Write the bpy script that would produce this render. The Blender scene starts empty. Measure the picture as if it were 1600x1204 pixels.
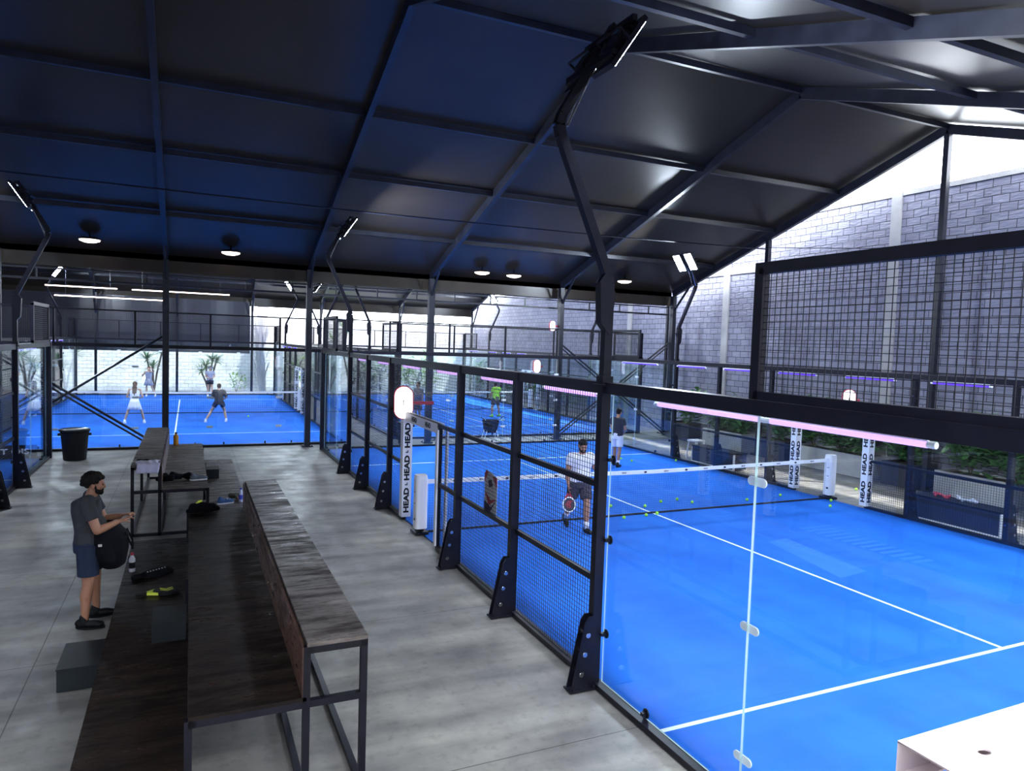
import bpy, bmesh, math, random
from math import sin, cos, pi, radians as R
from mathutils import Vector as V, Matrix as M4, Quaternion
random.seed(7)
S = bpy.context.scene
C = S.collection

# ------------------------------------------------------------------ camera
cam_d = bpy.data.cameras.new('camera'); cam = bpy.data.objects.new('camera', cam_d); C.objects.link(cam); S.camera = cam
cam_d.sensor_width = 36.0; cam_d.lens = 36*1100.98/1600; cam_d.clip_start = .05; cam_d.clip_end = 500
_y, _p, _k = 0.43109, 0.05776, 0.03321
_f = V((sin(_y)*cos(_p), cos(_y)*cos(_p), -sin(_p))); _s = V((cos(_y), -sin(_y), 0)); _u = _s.cross(_f)
_s2 = _s*cos(_k)+_u*sin(_k); _u2 = -_s*sin(_k)+_u*cos(_k)
cam.matrix_world = M4(((_s2.x,_u2.x,-_f.x,-3.7905),(_s2.y,_u2.y,-_f.y,-1.8959),(_s2.z,_u2.z,-_f.z,3.3958),(0,0,0,1)))
# ------------------------------------------------------------------ world, exposure
W = bpy.data.worlds.new('world'); S.world = W; W.use_nodes = True
bg = W.node_tree.nodes['Background']; bg.inputs[0].default_value = (.86, .92, 1, 1); bg.inputs[1].default_value = 11.0
S.view_settings.view_transform = 'Standard'; S.view_settings.look = 'None'; S.view_settings.gamma = 1
S.view_settings.use_curve_mapping = False; S.view_settings.exposure = 0.14
S.cycles.transparent_max_bounces = 40; S.cycles.max_bounces = 8
sun_d = bpy.data.lights.new('sun', 'SUN'); sun_d.energy = 12.0; sun_d.angle = R(2); sun_d.color = (1, .97, .93)
sun = bpy.data.objects.new('sun', sun_d); C.objects.link(sun); sun.rotation_euler = V((-.33,.3,-1)).to_track_quat('-Z','Y').to_euler(); sun.location = (0, -20, 40)
FLOOD_W = 265; LEDW = 1.7

# ------------------------------------------------------------------ materials
def mat(name, col, rough=.6, metal=0, emit=None, es=0, spec=.5, bump=None, noise=None, alpha=None):
    m = bpy.data.materials.new(name); m.use_nodes = True; nt = m.node_tree; b = nt.nodes['Principled BSDF']
    b.inputs['Base Color'].default_value = (*col, 1); b.inputs['Roughness'].default_value = rough
    b.inputs['Metallic'].default_value = metal; b.inputs['Specular IOR Level'].default_value = spec
    if emit: b.inputs['Emission Color'].default_value = (*emit, 1); b.inputs['Emission Strength'].default_value = es
    if noise or bump:
        tc = nt.nodes.new('ShaderNodeTexCoord'); mp = nt.nodes.new('ShaderNodeMapping'); nt.links.new(tc.outputs['Object'], mp.inputs[0])
    if noise:   # (scale vec, col2, lo, hi, detail)
        mp.inputs['Scale'].default_value = noise[0]
        n = nt.nodes.new('ShaderNodeTexNoise'); n.inputs['Scale'].default_value = 1; n.inputs['Detail'].default_value = noise[4] if len(noise) > 4 else 5
        nt.links.new(mp.outputs[0], n.inputs['Vector'])
        r = nt.nodes.new('ShaderNodeValToRGB'); r.color_ramp.elements[0].position = noise[2]; r.color_ramp.elements[1].position = noise[3]
        r.color_ramp.elements[0].color = (*col, 1); r.color_ramp.elements[1].color = (*noise[1], 1)
        nt.links.new(n.outputs['Fac'], r.inputs[0]); nt.links.new(r.outputs[0], b.inputs['Base Color'])
    if bump:    # (scale, strength)
        n2 = nt.nodes.new('ShaderNodeTexNoise'); n2.inputs['Scale'].default_value = bump[0]; n2.inputs['Detail'].default_value = 4
        nt.links.new(tc.outputs['Object'], n2.inputs['Vector'])
        bp = nt.nodes.new('ShaderNodeBump'); bp.inputs['Strength'].default_value = bump[1]; bp.inputs['Distance'].default_value = .01
        nt.links.new(n2.outputs['Fac'], bp.inputs['Height']); nt.links.new(bp.outputs[0], b.inputs['Normal'])
    return m
steel = mat('black_steel', (.005,.005,.010), .38, 0, spec=.28, noise=((6,6,6),(.009,.009,.017),.35,.7))
steel2 = mat('tent_steel', (.009,.010,.017), .36, 0, spec=.4, noise=((3,3,3),(.018,.02,.032),.35,.7))
wire = mat('black_wire', (.008,.009,.015), .5, 0)
white = mat('white_pad', (.88,.87,.9), .45)
whitep = mat('white_paint', (.85,.85,.88), .5)
turf = mat('blue_turf', (.010,.125,.6), .85, spec=.15, noise=((1.2,.7,1),(.019,.17,.72),.35,.7,9), bump=(260,.35))
turf_print = mat('turf_print', (.03,.18,.72), .85, spec=.2)
line_m = mat('court_line', (.75,.85,.9), .8)
chrome = mat('chrome', (.6,.6,.62), .2, 1)
rubber = mat('black_rubber', (.008,.008,.010), .6, spec=.25)
blackcloth = mat('black_cloth', (.007,.007,.010), .9, spec=.12, bump=(60,.6))
red = mat('red_paint', (.6,.02,.05), .4)
skin = mat('skin', (.42,.2,.12), .5, bump=(90,.1)); skin2 = mat('skin_fair', (.55,.32,.22), .5)
hairm = mat('dark_hair', (.009,.006,.005), .75, spec=.2, bump=(120,.8)); hair_b = mat('brown_hair', (.09,.045,.025), .7, bump=(120,.8))
yel = mat('ball_felt', (.45,.9,.08), .9, bump=(300,.3))
led = mat('violet_tube', (.15,.08,.25), .5, emit=(.6,.36,1), es=LEDW)
led_far = mat('deep_violet_tube', (.04,.02,.2), .5, emit=(.13,.035,.95), es=.95)
lens_on = mat('floodlight_lens', (1,1,1), .3, emit=(.72,.84,1), es=60)
signglow = mat('sign_face', (1,1,1), .4, emit=(1,.93,.97), es=2.2)
warm = mat('reflection_glow', (1,.9,.8), .4, emit=(1,.8,.68), es=5)  # glow for the added roof and shade sheet reflections

def glass_mat(name='clear_glass', tint=(.93,.97,.98), ior=1.5):
    m = bpy.data.materials.new(name); m.use_nodes = True; nt = m.node_tree; nt.nodes.clear()
    o = nt.nodes.new('ShaderNodeOutputMaterial'); mx = nt.nodes.new('ShaderNodeMixShader'); t = nt.nodes.new('ShaderNodeBsdfTransparent')
    g = nt.nodes.new('ShaderNodeBsdfGlossy'); fr = nt.nodes.new('ShaderNodeFresnel'); 
    ge = nt.nodes.new('ShaderNodeNewGeometry'); ma = nt.nodes.new('ShaderNodeMath'); ma.operation = 'MULTIPLY_ADD'
    nt.links.new(ge.outputs['Backfacing'], ma.inputs[0]); ma.inputs[1].default_value = 1/ior-ior; ma.inputs[2].default_value = ior; nt.links.new(ma.outputs[0], fr.inputs[0])
    t.inputs[0].default_value = (*tint, 1); g.inputs['Roughness'].default_value = .01; g.inputs[0].default_value = (.95,.97,1,1)
    nt.links.new(fr.outputs[0], mx.inputs[0]); nt.links.new(t.outputs[0], mx.inputs[1]); nt.links.new(g.outputs[0], mx.inputs[2]); nt.links.new(mx.outputs[0], o.inputs[0])
    return m
glass = glass_mat(); glass_edge = mat('glass_edge', (.5,.68,.66), .15)
def tex_mat(name, build, rough=.7, spec=.5, metal=0):
    m = bpy.data.materials.new(name); m.use_nodes = True; nt = m.node_tree; b = nt.nodes['Principled BSDF']
    b.inputs['Roughness'].default_value = rough; b.inputs['Specular IOR Level'].default_value = spec; b.inputs['Metallic'].default_value = metal
    build(nt, b); return m
def N(nt, t, **k):
    n = nt.nodes.new('ShaderNode'+t)
    for a, v in k.items(): setattr(n, a, v)
    return n
def ramp(nt, src, stops):
    r = N(nt, 'ValToRGB'); e = r.color_ramp.elements
    while len(e) < len(stops): e.new(.5)
    for i, (p, c) in enumerate(stops): e[i].position = p; e[i].color = (*c, 1)
    nt.links.new(src, r.inputs[0]); return r.outputs[0]
def noise_n(nt, vec, sc, det=5, rough=.5):
    n = N(nt, 'TexNoise'); n.inputs['Scale'].default_value = sc; n.inputs['Detail'].default_value = det; n.inputs['Roughness'].default_value = rough
    nt.links.new(vec, n.inputs['Vector']); return n.outputs['Fac']
def mapping(nt, scale=(1,1,1), rot=(0,0,0), coord='Object'):
    tc = N(nt, 'TexCoord'); mp = N(nt, 'Mapping'); mp.inputs['Scale'].default_value = scale; mp.inputs['Rotation'].default_value = rot
    nt.links.new(tc.outputs[coord], mp.inputs[0]); return mp.outputs[0]
def mix(nt, fac, a, b, mode='MIX'):
    m = N(nt, 'MixRGB', blend_type=mode)
    for i, x in enumerate((fac, a, b)):
        if hasattr(x, 'links'): nt.links.new(x, m.inputs[i])
        else: m.inputs[i].default_value = x if i == 0 else (*x, 1)
    return m.outputs[0]
def concrete(nt, b):
    v = mapping(nt)
    big = ramp(nt, noise_n(nt, v, .7, 8, .62), [(.3,(.16,.148,.148)),(.5,(.255,.238,.218)),(.72,(.4,.368,.315))])
    streak = ramp(nt, noise_n(nt, mapping(nt, (.5, 3.2, 1), (0,0,.2)), 1, 6), [(.35,(.5,.5,.53)),(.65,(1,1,1))])
    spot = ramp(nt, noise_n(nt, v, 9, 8, .7), [(.3,(.55,.55,.56)),(.48,(1,1,1))])
    c = mix(nt, .8, big, streak, 'MULTIPLY'); c = mix(nt, .6, c, spot, 'MULTIPLY')
    bk = N(nt, 'TexBrick', offset=0.0, squash=1.0); bk.inputs['Scale'].default_value = 1; bk.inputs['Mortar Size'].default_value = .006; bk.inputs['Mortar Smooth'].default_value = .3
    bk.inputs['Brick Width'].default_value = 2.6; bk.inputs['Row Height'].default_value = 3.2
    bk.inputs['Color1'].default_value = (1,1,1,1); bk.inputs['Color2'].default_value = (1,1,1,1); bk.inputs['Mortar'].default_value = (.28,.27,.26,1)
    nt.links.new(mapping(nt), bk.inputs['Vector'])
    c = mix(nt, 1, c, bk.outputs['Color'], 'MULTIPLY'); nt.links.new(c, b.inputs['Base Color'])
    nt.links.new(ramp(nt, noise_n(nt, v, 2.5, 4), [(.3,(.32,.32,.32)),(.7,(.62,.62,.62))]), b.inputs['Roughness'])
conc = tex_mat('concrete_floor', concrete)
def plank(dark, lite, along):
    def f(nt, b):
        sc = (1.5, 7, 4) if along == 'y' else (7, 1.5, 4)
        st = noise_n(nt, mapping(nt, sc), 1, 9, .72)
        c = ramp(nt, st, [(.4, dark), (.62, lite)])
        nt.links.new(c, b.inputs['Base Color'])
        nt.links.new(ramp(nt, st, [(.4,(.62,)*3),(.6,(.26,)*3)]), b.inputs['Roughness'])
        bp = N(nt, 'Bump'); bp.inputs['Strength'].default_value = .35; bp.inputs['Distance'].default_value = .01
        nt.links.new(st, bp.inputs['Height']); nt.links.new(bp.outputs[0], b.inputs['Normal'])
    return f
wood_top = tex_mat('weathered_board', plank((.02,.013,.011), (.17,.14,.125), 'y'), spec=.6)
wood_mid = tex_mat('dark_board', plank((.008,.005,.004), (.026,.016,.012), 'y'), spec=.18)
wood_rise = tex_mat('rust_brown_board', plank((.055,.026,.017), (.13,.065,.042), 'x'))
def brick(axis, c1, c2, mort):
    def f(nt, b):
        tc = N(nt, 'TexCoord'); sp = N(nt, 'SeparateXYZ'); cb = N(nt, 'CombineXYZ'); nt.links.new(tc.outputs['Object'], sp.inputs[0])
        nt.links.new(sp.outputs[axis], cb.inputs[0]); nt.links.new(sp.outputs['Z'], cb.inputs[1])
        dn = N(nt, 'TexNoise'); dn.inputs['Scale'].default_value = 1.6; nt.links.new(tc.outputs['Object'], dn.inputs['Vector'])
        va = N(nt, 'VectorMath', operation='MULTIPLY_ADD'); nt.links.new(dn.outputs['Color'], va.inputs[0]); va.inputs[1].default_value = (.03,.03,0); nt.links.new(cb.outputs[0], va.inputs[2])
        bk = N(nt, 'TexBrick'); bk.inputs['Scale'].default_value = 1; bk.inputs['Brick Width'].default_value = .42; bk.inputs['Row Height'].default_value = .215
        bk.inputs['Mortar Size'].default_value = .011; bk.inputs['Mortar Smooth'].default_value = .3; bk.inputs['Bias'].default_value = -.2
        bk.inputs['Color1'].default_value = (*c1,1); bk.inputs['Color2'].default_value = (*c2,1); bk.inputs['Mortar'].default_value = (*mort,1)
        nt.links.new(va.outputs[0], bk.inputs['Vector'])
        st = ramp(nt, noise_n(nt, mapping(nt), 1.1, 7, .65), [(.3,(.68,.68,.7)),(.6,(1,1,1))])
        nt.links.new(mix(nt, .8, bk.outputs['Color'], st, 'MULTIPLY'), b.inputs['Base Color'])
        h = mix(nt, .45, bk.outputs['Fac'], noise_n(nt, mapping(nt, (2, 2, 9)), 2.2, 6))
        bp = N(nt, 'Bump', invert=True); bp.inputs['Strength'].default_value = 1.0; bp.inputs['Distance'].default_value = .05
        nt.links.new(h, bp.inputs['Height']); nt.links.new(bp.outputs[0], b.inputs['Normal'])
    return f
brick_r = tex_mat('grey_painted_block', brick('Y', (.24,.24,.32), (.31,.31,.4), (.03,.03,.05)), .5)
brick_w = tex_mat('white_painted_block', brick('X', (.85,.85,.88), (.8,.8,.84), (.5,.5,.52)), .7)
brick_gy = tex_mat('grey_block_side', brick('Y', (.16,.16,.18), (.2,.2,.22), (.06,.06,.07)), .8)
brick_gx = tex_mat('grey_block_near', brick('X', (.2,.2,.22), (.25,.25,.27), (.08,.08,.09)), .8)
conc_l = mat('light_concrete', (.34,.335,.34), .75, noise=((2,2,2),(.46,.45,.45),.3,.7), bump=(20,.2))
conc_d = mat('dark_planter', (.035,.035,.05), .6)
soil = mat('soil', (.06,.035,.02), .95, bump=(30,1)); 
def membrane(nt, b):
    v = mapping(nt)
    c = ramp(nt, noise_n(nt, v, .35, 3), [(.3,(.028,.022,.016)),(.7,(.04,.032,.024))])
    nt.links.new(c, b.inputs['Base Color'])
    bp = N(nt, 'Bump'); bp.inputs['Strength'].default_value = .12; bp.inputs['Distance'].default_value = .05
    nt.links.new(noise_n(nt, mapping(nt, (.5,.8,1)), 1.2, 3), bp.inputs['Height']); nt.links.new(bp.outputs[0], b.inputs['Normal'])
roofm = tex_mat('tent_membrane', membrane, .3, .24)
def netmat(): return mat('net_cord', (.006,.008,.02), .8)
netm = netmat()
leafm = mat('leaf_green', (.04,.13,.045), .4, noise=((5,5,5),(.12,.27,.09),.3,.7))
leaf_y = mat('leaf_lime', (.16,.34,.05), .5, noise=((5,5,5),(.3,.5,.1),.3,.7))
bark = mat('bark', (.1,.07,.05), .9, bump=(30,.8))

# ------------------------------------------------------------------ mesh helpers
class MB:
    def __init__(s): s.v = []; s.f = []; s.m = []; s.sm = False
    def add(s, vs, fs, mi=0):
        o = len(s.v); s.v += [tuple(x) for x in vs]; s.f += [tuple(i+o for i in f) for f in fs]; s.m += [mi]*len(fs); return s
    def box(s, a, b, mi=0, rot=None, about=None):
        x0,y0,z0 = a; x1,y1,z1 = b
        vs = [V(p) for p in ((x0,y0,z0),(x1,y0,z0),(x1,y1,z0),(x0,y1,z0),(x0,y0,z1),(x1,y0,z1),(x1,y1,z1),(x0,y1,z1))]
        if rot: c = V(about) if about else sum(vs, V())/8; vs = [c+rot@(v-c) for v in vs]
        return s.add(vs, [(0,3,2,1),(4,5,6,7),(0,1,5,4),(1,2,6,5),(2,3,7,6),(3,0,4,7)], mi)
    def bar(s, p, q, w, h=None, up=(0,0,1), mi=0):     # rectangular bar
        p = V(p); q = V(q); h = h or w; d = (q-p).normalized(); u = V(up)
        if abs(d.dot(u)) > .99: u = V((1,0,0)) if abs(d.x) < .9 else V((0,1,0))
        sd = d.cross(u).normalized()*w/2; u2 = sd.cross(d).normalized()*h/2
        vs = [c+a*sd+b*u2 for c in (p,q) for a,b in ((-1,-1),(1,-1),(1,1),(-1,1))]
        return s.add(vs, [(0,1,2,3),(7,6,5,4),(0,4,5,1),(1,5,6,2),(2,6,7,3),(3,7,4,0)], mi)
    def tube(s, pts, r, n=10, mi=0, rs=None):
        pts = [V(p) for p in pts]; rings = []; o = len(s.v)
        for i, p in enumerate(pts):
            d = (pts[min(i+1,len(pts)-1)]-pts[max(i-1,0)]).normalized()
            u = V((0,0,1)) if abs(d.z) < .9 else V((0,1,0)); a = d.cross(u).normalized(); b = a.cross(d)
            rr = rs[i] if rs else r
            s.v += [tuple(p+a*cos(2*pi*k/n)*rr+b*sin(2*pi*k/n)*rr) for k in range(n)]
        fs = [(o+i*n+k, o+i*n+(k+1)%n, o+(i+1)*n+(k+1)%n, o+(i+1)*n+k) for i in range(len(pts)-1) for k in range(n)]
        fs += [tuple(o+k for k in reversed(range(n))), tuple(o+(len(pts)-1)*n+k for k in range(n))]
        s.f += fs; s.m += [mi]*len(fs); return s
    def lathe(s, prof, c=(0,0,0), n=20, mi=0, axis='z'):
        o = len(s.v)
        for r, z in prof:
            for k in range(n):
                a = 2*pi*k/n; p = (r*cos(a), r*sin(a), z)
                if axis == 'y': p = (p[0], p[2], p[1])
                if axis == 'x': p = (p[2], p[0], p[1])
                s.v.append((p[0]+c[0], p[1]+c[1], p[2]+c[2]))
        L = len(prof); fs = [(o+i*n+k, o+i*n+(k+1)%n, o+(i+1)*n+(k+1)%n, o+(i+1)*n+k) for i in range(L-1) for k in range(n)]
        fs += [tuple(o+k for k in reversed(range(n))), tuple(o+(L-1)*n+k for k in range(n))]
        s.f += fs; s.m += [mi]*len(fs); return s
    def ell(s, c, r, rot=None, n=14, k=9, mi=0):
        o = len(s.v); c = V(c); vs = []
        for i in range(k+1):
            t = pi*i/k
            if i in (0, k): vs.append(V((0,0,r[2]*cos(t))))
            else: vs += [V((r[0]*sin(t)*cos(2*pi*j/n), r[1]*sin(t)*sin(2*pi*j/n), r[2]*cos(t))) for j in range(n)]
        if rot: vs = [rot@v for v in vs]
        s.v += [tuple(c+v) for v in vs]; fs = []
        for j in range(n): fs.append((o, o+1+j, o+1+(j+1)%n))
        for i in range(k-2):
            a = o+1+i*n; b = a+n
            for j in range(n): fs.append((a+j, b+j, b+(j+1)%n, a+(j+1)%n))
        a = o+1+(k-2)*n; e = a+n
        for j in range(n): fs.append((a+j, e, a+(j+1)%n))
        s.f += fs; s.m += [mi]*len(fs); return s
    def cap(s, p, q, r0, r1=None, n=12, mi=0):         # tapered capsule
        p = V(p); q = V(q); r1 = r0 if r1 is None else r1; d = (q-p)
        if d.length < 1e-6: return s.ell(p, (r0,)*3)
        d.normalize(); pts = []; rs = []
        for a in (-85,-60,-30,0): pts.append(p+d*r0*sin(R(a))); rs.append(max(r0*cos(R(a)), .0008))
        for a in (0,30,60,85): pts.append(q+d*r1*sin(R(a))); rs.append(max(r1*cos(R(a)), .0008))
        o = len(s.v); u = V((0,0,1)) if abs(d.z) < .9 else V((0,1,0)); a_ = d.cross(u).normalized(); b_ = a_.cross(d)
        for pt, rr in zip(pts, rs): s.v += [tuple(pt+a_*cos(2*pi*k/n)*rr+b_*sin(2*pi*k/n)*rr) for k in range(n)]
        L = len(pts); fs = [(o+i*n+k, o+i*n+(k+1)%n, o+(i+1)*n+(k+1)%n, o+(i+1)*n+k) for i in range(L-1) for k in range(n)]
        fs += [tuple(o+k for k in reversed(range(n))), tuple(o+(L-1)*n+k for k in range(n))]
        s.f += fs; s.m += [mi]*len(fs); return s
    def frus(s, p, q, r0, r1, n=16, mi=0): return s.tube([p, q], r0, n, mi, [r0, r1])
    def loft(s, rings, n=24, mi=0, pw=2.0):            # rings (x,y,z,rx,ry)
        o = len(s.v)
        for x,y,z,rx,ry in rings:
            for k in range(n):
                a = 2*pi*k/n; ca, sa = cos(a), sin(a)
                s.v.append((x+rx*math.copysign(abs(ca)**(2/pw), ca), y+ry*math.copysign(abs(sa)**(2/pw), sa), z))
        L = len(rings); fs = [(o+i*n+k, o+i*n+(k+1)%n, o+(i+1)*n+(k+1)%n, o+(i+1)*n+k) for i in range(L-1) for k in range(n)]
        fs += [tuple(o+k for k in reversed(range(n))), tuple(o+(L-1)*n+k for k in range(n))]
        s.f += fs; s.m += [mi]*len(fs); return s
    def prism(s, poly, a, b, plane='xz', mi=0):        # poly in plane, extruded along the third axis a..b
        def P(u, w, t): return {'xz': (u,t,w), 'yz': (t,u,w), 'xy': (u,w,t)}[plane]
        n = len(poly); vs = [P(u,w,a) for u,w in poly]+[P(u,w,b) for u,w in poly]
        return s.add(vs, [tuple(range(n)), tuple(reversed(range(n,2*n)))]+[(i,(i+1)%n,(i+1)%n+n,i+n) for i in range(n)], mi)
    def mesh(s, name, mats, smooth=False):
        me = bpy.data.meshes.new(name); me.from_pydata(s.v, [], s.f)
        for m in (mats if isinstance(mats, (list,tuple)) else [mats]): me.materials.append(m)
        me.polygons.foreach_set('material_index', s.m); me.polygons.foreach_set('use_smooth', [smooth]*len(s.f))
        bm = bmesh.new(); bm.from_mesh(me); bmesh.ops.recalc_face_normals(bm, faces=bm.faces); bm.to_mesh(me); bm.free(); return me
    def build(s, name, mats, parent=None, smooth=False, label=None):
        return link(name, s.mesh(name, mats, smooth), parent, label)
def link(name, me, parent=None, label=None):
    o = bpy.data.objects.new(name, me); C.objects.link(o)
    if parent: o.parent = parent
    if label: o['label'] = label
    return o
def tag(o, label, cat, group=None, kind=None):
    o['label'] = label; o['category'] = cat
    if group: o['group'] = group
    if kind: o['kind'] = kind
    return o
def thing(name, label, cat, loc=(0,0,0), rz=0, group=None):
    o = bpy.data.objects.new(name, None); C.objects.link(o); o.empty_display_size = .1
    o.location = loc; o.rotation_euler = (0,0,rz); return tag(o, label, cat, group)
def struct(o): o['kind'] = 'structure'; return o
def dup(o, parent=None):
    c = o.copy(); C.objects.link(c)
    if parent: c.parent = parent
    for ch in list(o.children): dup(ch, c)
    return c
def blob(name, mb, m, parent, voxel=.012, smooth=3, label=None):
    me = mb.mesh(name, m, True); o = bpy.data.objects.new(name, me); C.objects.link(o)
    r = o.modifiers.new('r', 'REMESH'); r.mode = 'VOXEL'; r.voxel_size = voxel; r.use_smooth_shade = True
    if smooth: sm = o.modifiers.new('s', 'SMOOTH'); sm.iterations = smooth; sm.factor = .5
    dg = bpy.context.evaluated_depsgraph_get(); me2 = bpy.data.meshes.new_from_object(o.evaluated_get(dg))
    o.modifiers.clear(); o.data = me2
    if not me2.materials: me2.materials.append(m)
    if parent: o.parent = parent
    if label: o['label'] = label
    return o
def text_mesh(txt, size, depth=.002, wide=1.0, bold=.0, align='CENTER'):
    cu = bpy.data.curves.new('lettering', 'FONT'); cu.body = txt; cu.size = size; cu.extrude = depth; cu.offset = bold; cu.align_x = align; cu.align_y = 'CENTER'
    cu.resolution_u = 3
    o = bpy.data.objects.new('lettering', cu); C.objects.link(o)
    dg = bpy.context.evaluated_depsgraph_get(); me = bpy.data.meshes.new_from_object(o.evaluated_get(dg)); bpy.data.objects.remove(o)
    for v in me.vertices: v.co.x *= wide
    return me
def text(name, txt, size, m, mat4, parent=None, wide=1, bold=0, align='CENTER', depth=.002, label=None):
    me = text_mesh(txt, size, depth, wide, bold, align); me.transform(mat4); me.materials.clear(); me.materials.append(m)
    return link(name, me, parent, label)
def basis(right, up, origin):
    r = V(right).normalized(); u = V(up).normalized(); n = r.cross(u)
    return M4(((r.x,u.x,n.x,origin[0]),(r.y,u.y,n.y,origin[1]),(r.z,u.z,n.z,origin[2]),(0,0,0,1)))

# ------------------------------------------------------------------ ground and walls
struct(MB().box((-22,-7,-.3),(16,47,-.012)).build('floor', conc))
WX = 14.5
def wallbox(name, a, b, m): return struct(MB().box(a, b).build(name, m))
w = wallbox('wall_right', (WX,-6,-.012),(WX+.25,30,8.05), brick_r)
wallbox('wall_right_far', (WX,30,-.012),(WX+.25,44.75,6.5), brick_r)
wallbox('wall_far', (-19.4,44.5,-.012),(WX,44.75,4.6), brick_w)
wallbox('wall_left_blocker', (-19.4,-6,-.012),(-19.15,44.5,9.0), brick_gy)  # unseen wall, set close, tall and dark to block sky light
for i, y in enumerate((-1.0, 5.6, 12.05, 18.9, 25.2)):
    struct(MB().box((WX-.05,y-.16,0),(WX,y+.16,8.05)).build('trim_%d'%(i+1), conc_l))
struct(MB().box((WX-.04,-6,6.25),(WX,30,6.5)).build('trim_6', conc_l))
struct(MB().box((WX-.03,-6,7.95),(WX+.3,30,8.08)).build('trim_7', conc_l))

# ------------------------------------------------------------------ tents
FX = [-18.4,-13.4,-8.4,-4.4,-.4,3.55,8.5,13.5]
EZ, RZ, Y0, Y1 = 5.6, 9.15, -.8, 20.8
def tent(Y0, Y1):
    Ym = (Y0+Y1)/2; SL = (RZ-EZ)/(Ym-Y0)
    zr = lambda y: RZ-abs(y-Ym)*SL
    mb = MB(); t = .02
    X0, X1 = FX[0]-.1, FX[-1]+.12
    for (ya, yb) in ((Y0-.35,Ym),(Ym,Y1+.35)):
        mb.prism([(ya,zr(ya)+.15),(yb,zr(yb)+.15),(yb,zr(yb)+.15+t),(ya,zr(ya)+.15+t)], X0, X1, 'yz')
    c = struct(mb.build('ceiling', roofm))
    for x in FX:
        for ya, yb in ((Y0,Ym),(Y1,Ym)):
            struct(MB().bar((x,ya,zr(ya)),(x,yb,zr(yb)),.12,.24,mi=0).build('rafter', steel2))
    for y in (Ym-8.7, Ym-6.35, Ym-3.9, Ym, Ym+3.2, Ym+5.6, Ym+8.4):
        for a, b in zip(FX[:-1], FX[1:]):
            struct(MB().bar((a+.06,y,zr(y)+.05),(b-.06,y,zr(y)+.05),.09,.12).build('purlin', steel2))
    for y in (Y0-.3, Y1+.3):
        struct(MB().box((X0,y-.02,EZ-.45),(X1,y+.02,EZ+.06)).build('eave_valance', roofm))
    return zr
zr = tent(Y0, Y1)
zr2 = tent(21.75, 42.5)
def column(x, y, z1, w=.16, d=.2, base=True, name='tent_column', m=None):
    mb = MB().box((x-w/2,y-d/2,0),(x+w/2,y+d/2,z1))
    if base: mb.box((x-.17,y-.17,0),(x+.17,y+.17,.02)); [mb.lathe([(.02,.02),(.02,.05)], (x+a*.13,y+b*.13,0), 8) for a in (-1,1) for b in (-1,1)]
    # light edge channel of the extrusion
    mb.box((x+w/2,y-d/2+.02,0.02),(x+w/2+.012,y-d/2+.05,z1-.1))
    return struct(mb.build(name, m or steel2))
for x in FX:
    column(x, Y1-.02, EZ-.1); column(x, Y0, EZ-.1)
    column(x, 42.5, EZ-.1, .12, .16)
    struct(MB().bar((x,Y1,EZ-.75),(x,Y1-.95,zr(Y1-.95)-.1),.06).build('knee_brace', steel2))
for x in (3.85, 8.85, 13.75): column(x, 21.45, EZ-.1, .1, .1)
for y in (4.1, 10, 15.9): column(13.5, y, zr(y)-.12, .14, .14)
# diagonal bracing in the eave line
def brace(p, q, dbl=False):
    mb = MB().tube([p, q], .035, 8)
    if dbl: mb.tube([V(p)+V((0,0,-.13)), V(q)+V((0,0,-.13))], .028, 8)
    return struct(mb.build('cross_brace', steel2))
brace((-8.3,20.8,2.68),(-4.5,20.8,.1), True); brace((-8.3,20.8,.62),(-4.48,20.8,3.3))
brace((8.6,20.8,3.45),(13.4,20.8,.15), True); brace((8.6,20.8,.25),(13.4,20.8,3.7), True)
# ties and cables
struct(MB().tube([(FX[0],15.9,6.62),(-8,15.9,6.6),(0.4,15.9,6.58),(8,15.9,6.66),(13.45,15.9,6.8)], .022, 6).build('tie_rod', steel2))
struct(MB().tube([(13.45,15.9,6.85),(13.45,12,6.4),(13.45,7,6.05),(13.45,2,5.9)], .012, 6).build('tie_cable', steel2))
struct(MB().tube([(13.2,15.9,3.0),(13.2,8,3.0)], .01, 6).build('tie_cable', steel2))
struct(MB().box((FX[0],Y1+.3,EZ-.1),(13.62,21.5,EZ-.06)).box((FX[0],Y1+.28,EZ-.1),(13.62,Y1+.31,EZ+.1)).build('rain_gutter', steel2))
# tray girder along the eave line between the tents
g = MB().box((FX[0],21.2,5.06),(13.6,21.26,5.1)).box((FX[0],21.2,4.76),(13.6,21.26,4.82))
x = FX[0]
while x < 13.5: g.box((x-.02,21.21,4.8),(x+.02,21.25,5.08)); x += 1.35
struct(g.build('eave_girder', steel2))
for x in FX: struct(MB().tube([(x,42.4,EZ-1.2),(x,41.4,EZ+.2)], .05, 8).build('knee_brace', steel2))
# dark shade sheet hung behind the far left court
sheet_m = mat('dark_shade_sheet', (.035,.038,.05), .3, spec=.6, bump=(1.5,.5))
sheet = MB()
n = 60; xs = [-19.1+i*(18.6)/n for i in range(n+1)]
sheet.add([(x, 42.68+.03*sin(x*3), z) for x in xs for z in (2.35, 5.4)]+[(x, 42.7+.03*sin(x*3), z) for x in xs for z in (2.35,5.4)],
          [(2*i,2*i+2,2*i+3,2*i+1) for i in range(n)]+[(2*(n+1)+2*i,2*(n+1)+2*i+1,2*(n+1)+2*i+3,2*(n+1)+2*i+2) for i in range(n)])
tag(sheet.build('shade_sheet', sheet_m), 'dark grey shade sheet hung from the far eave above the white wall', 'shade sheet')

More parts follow.
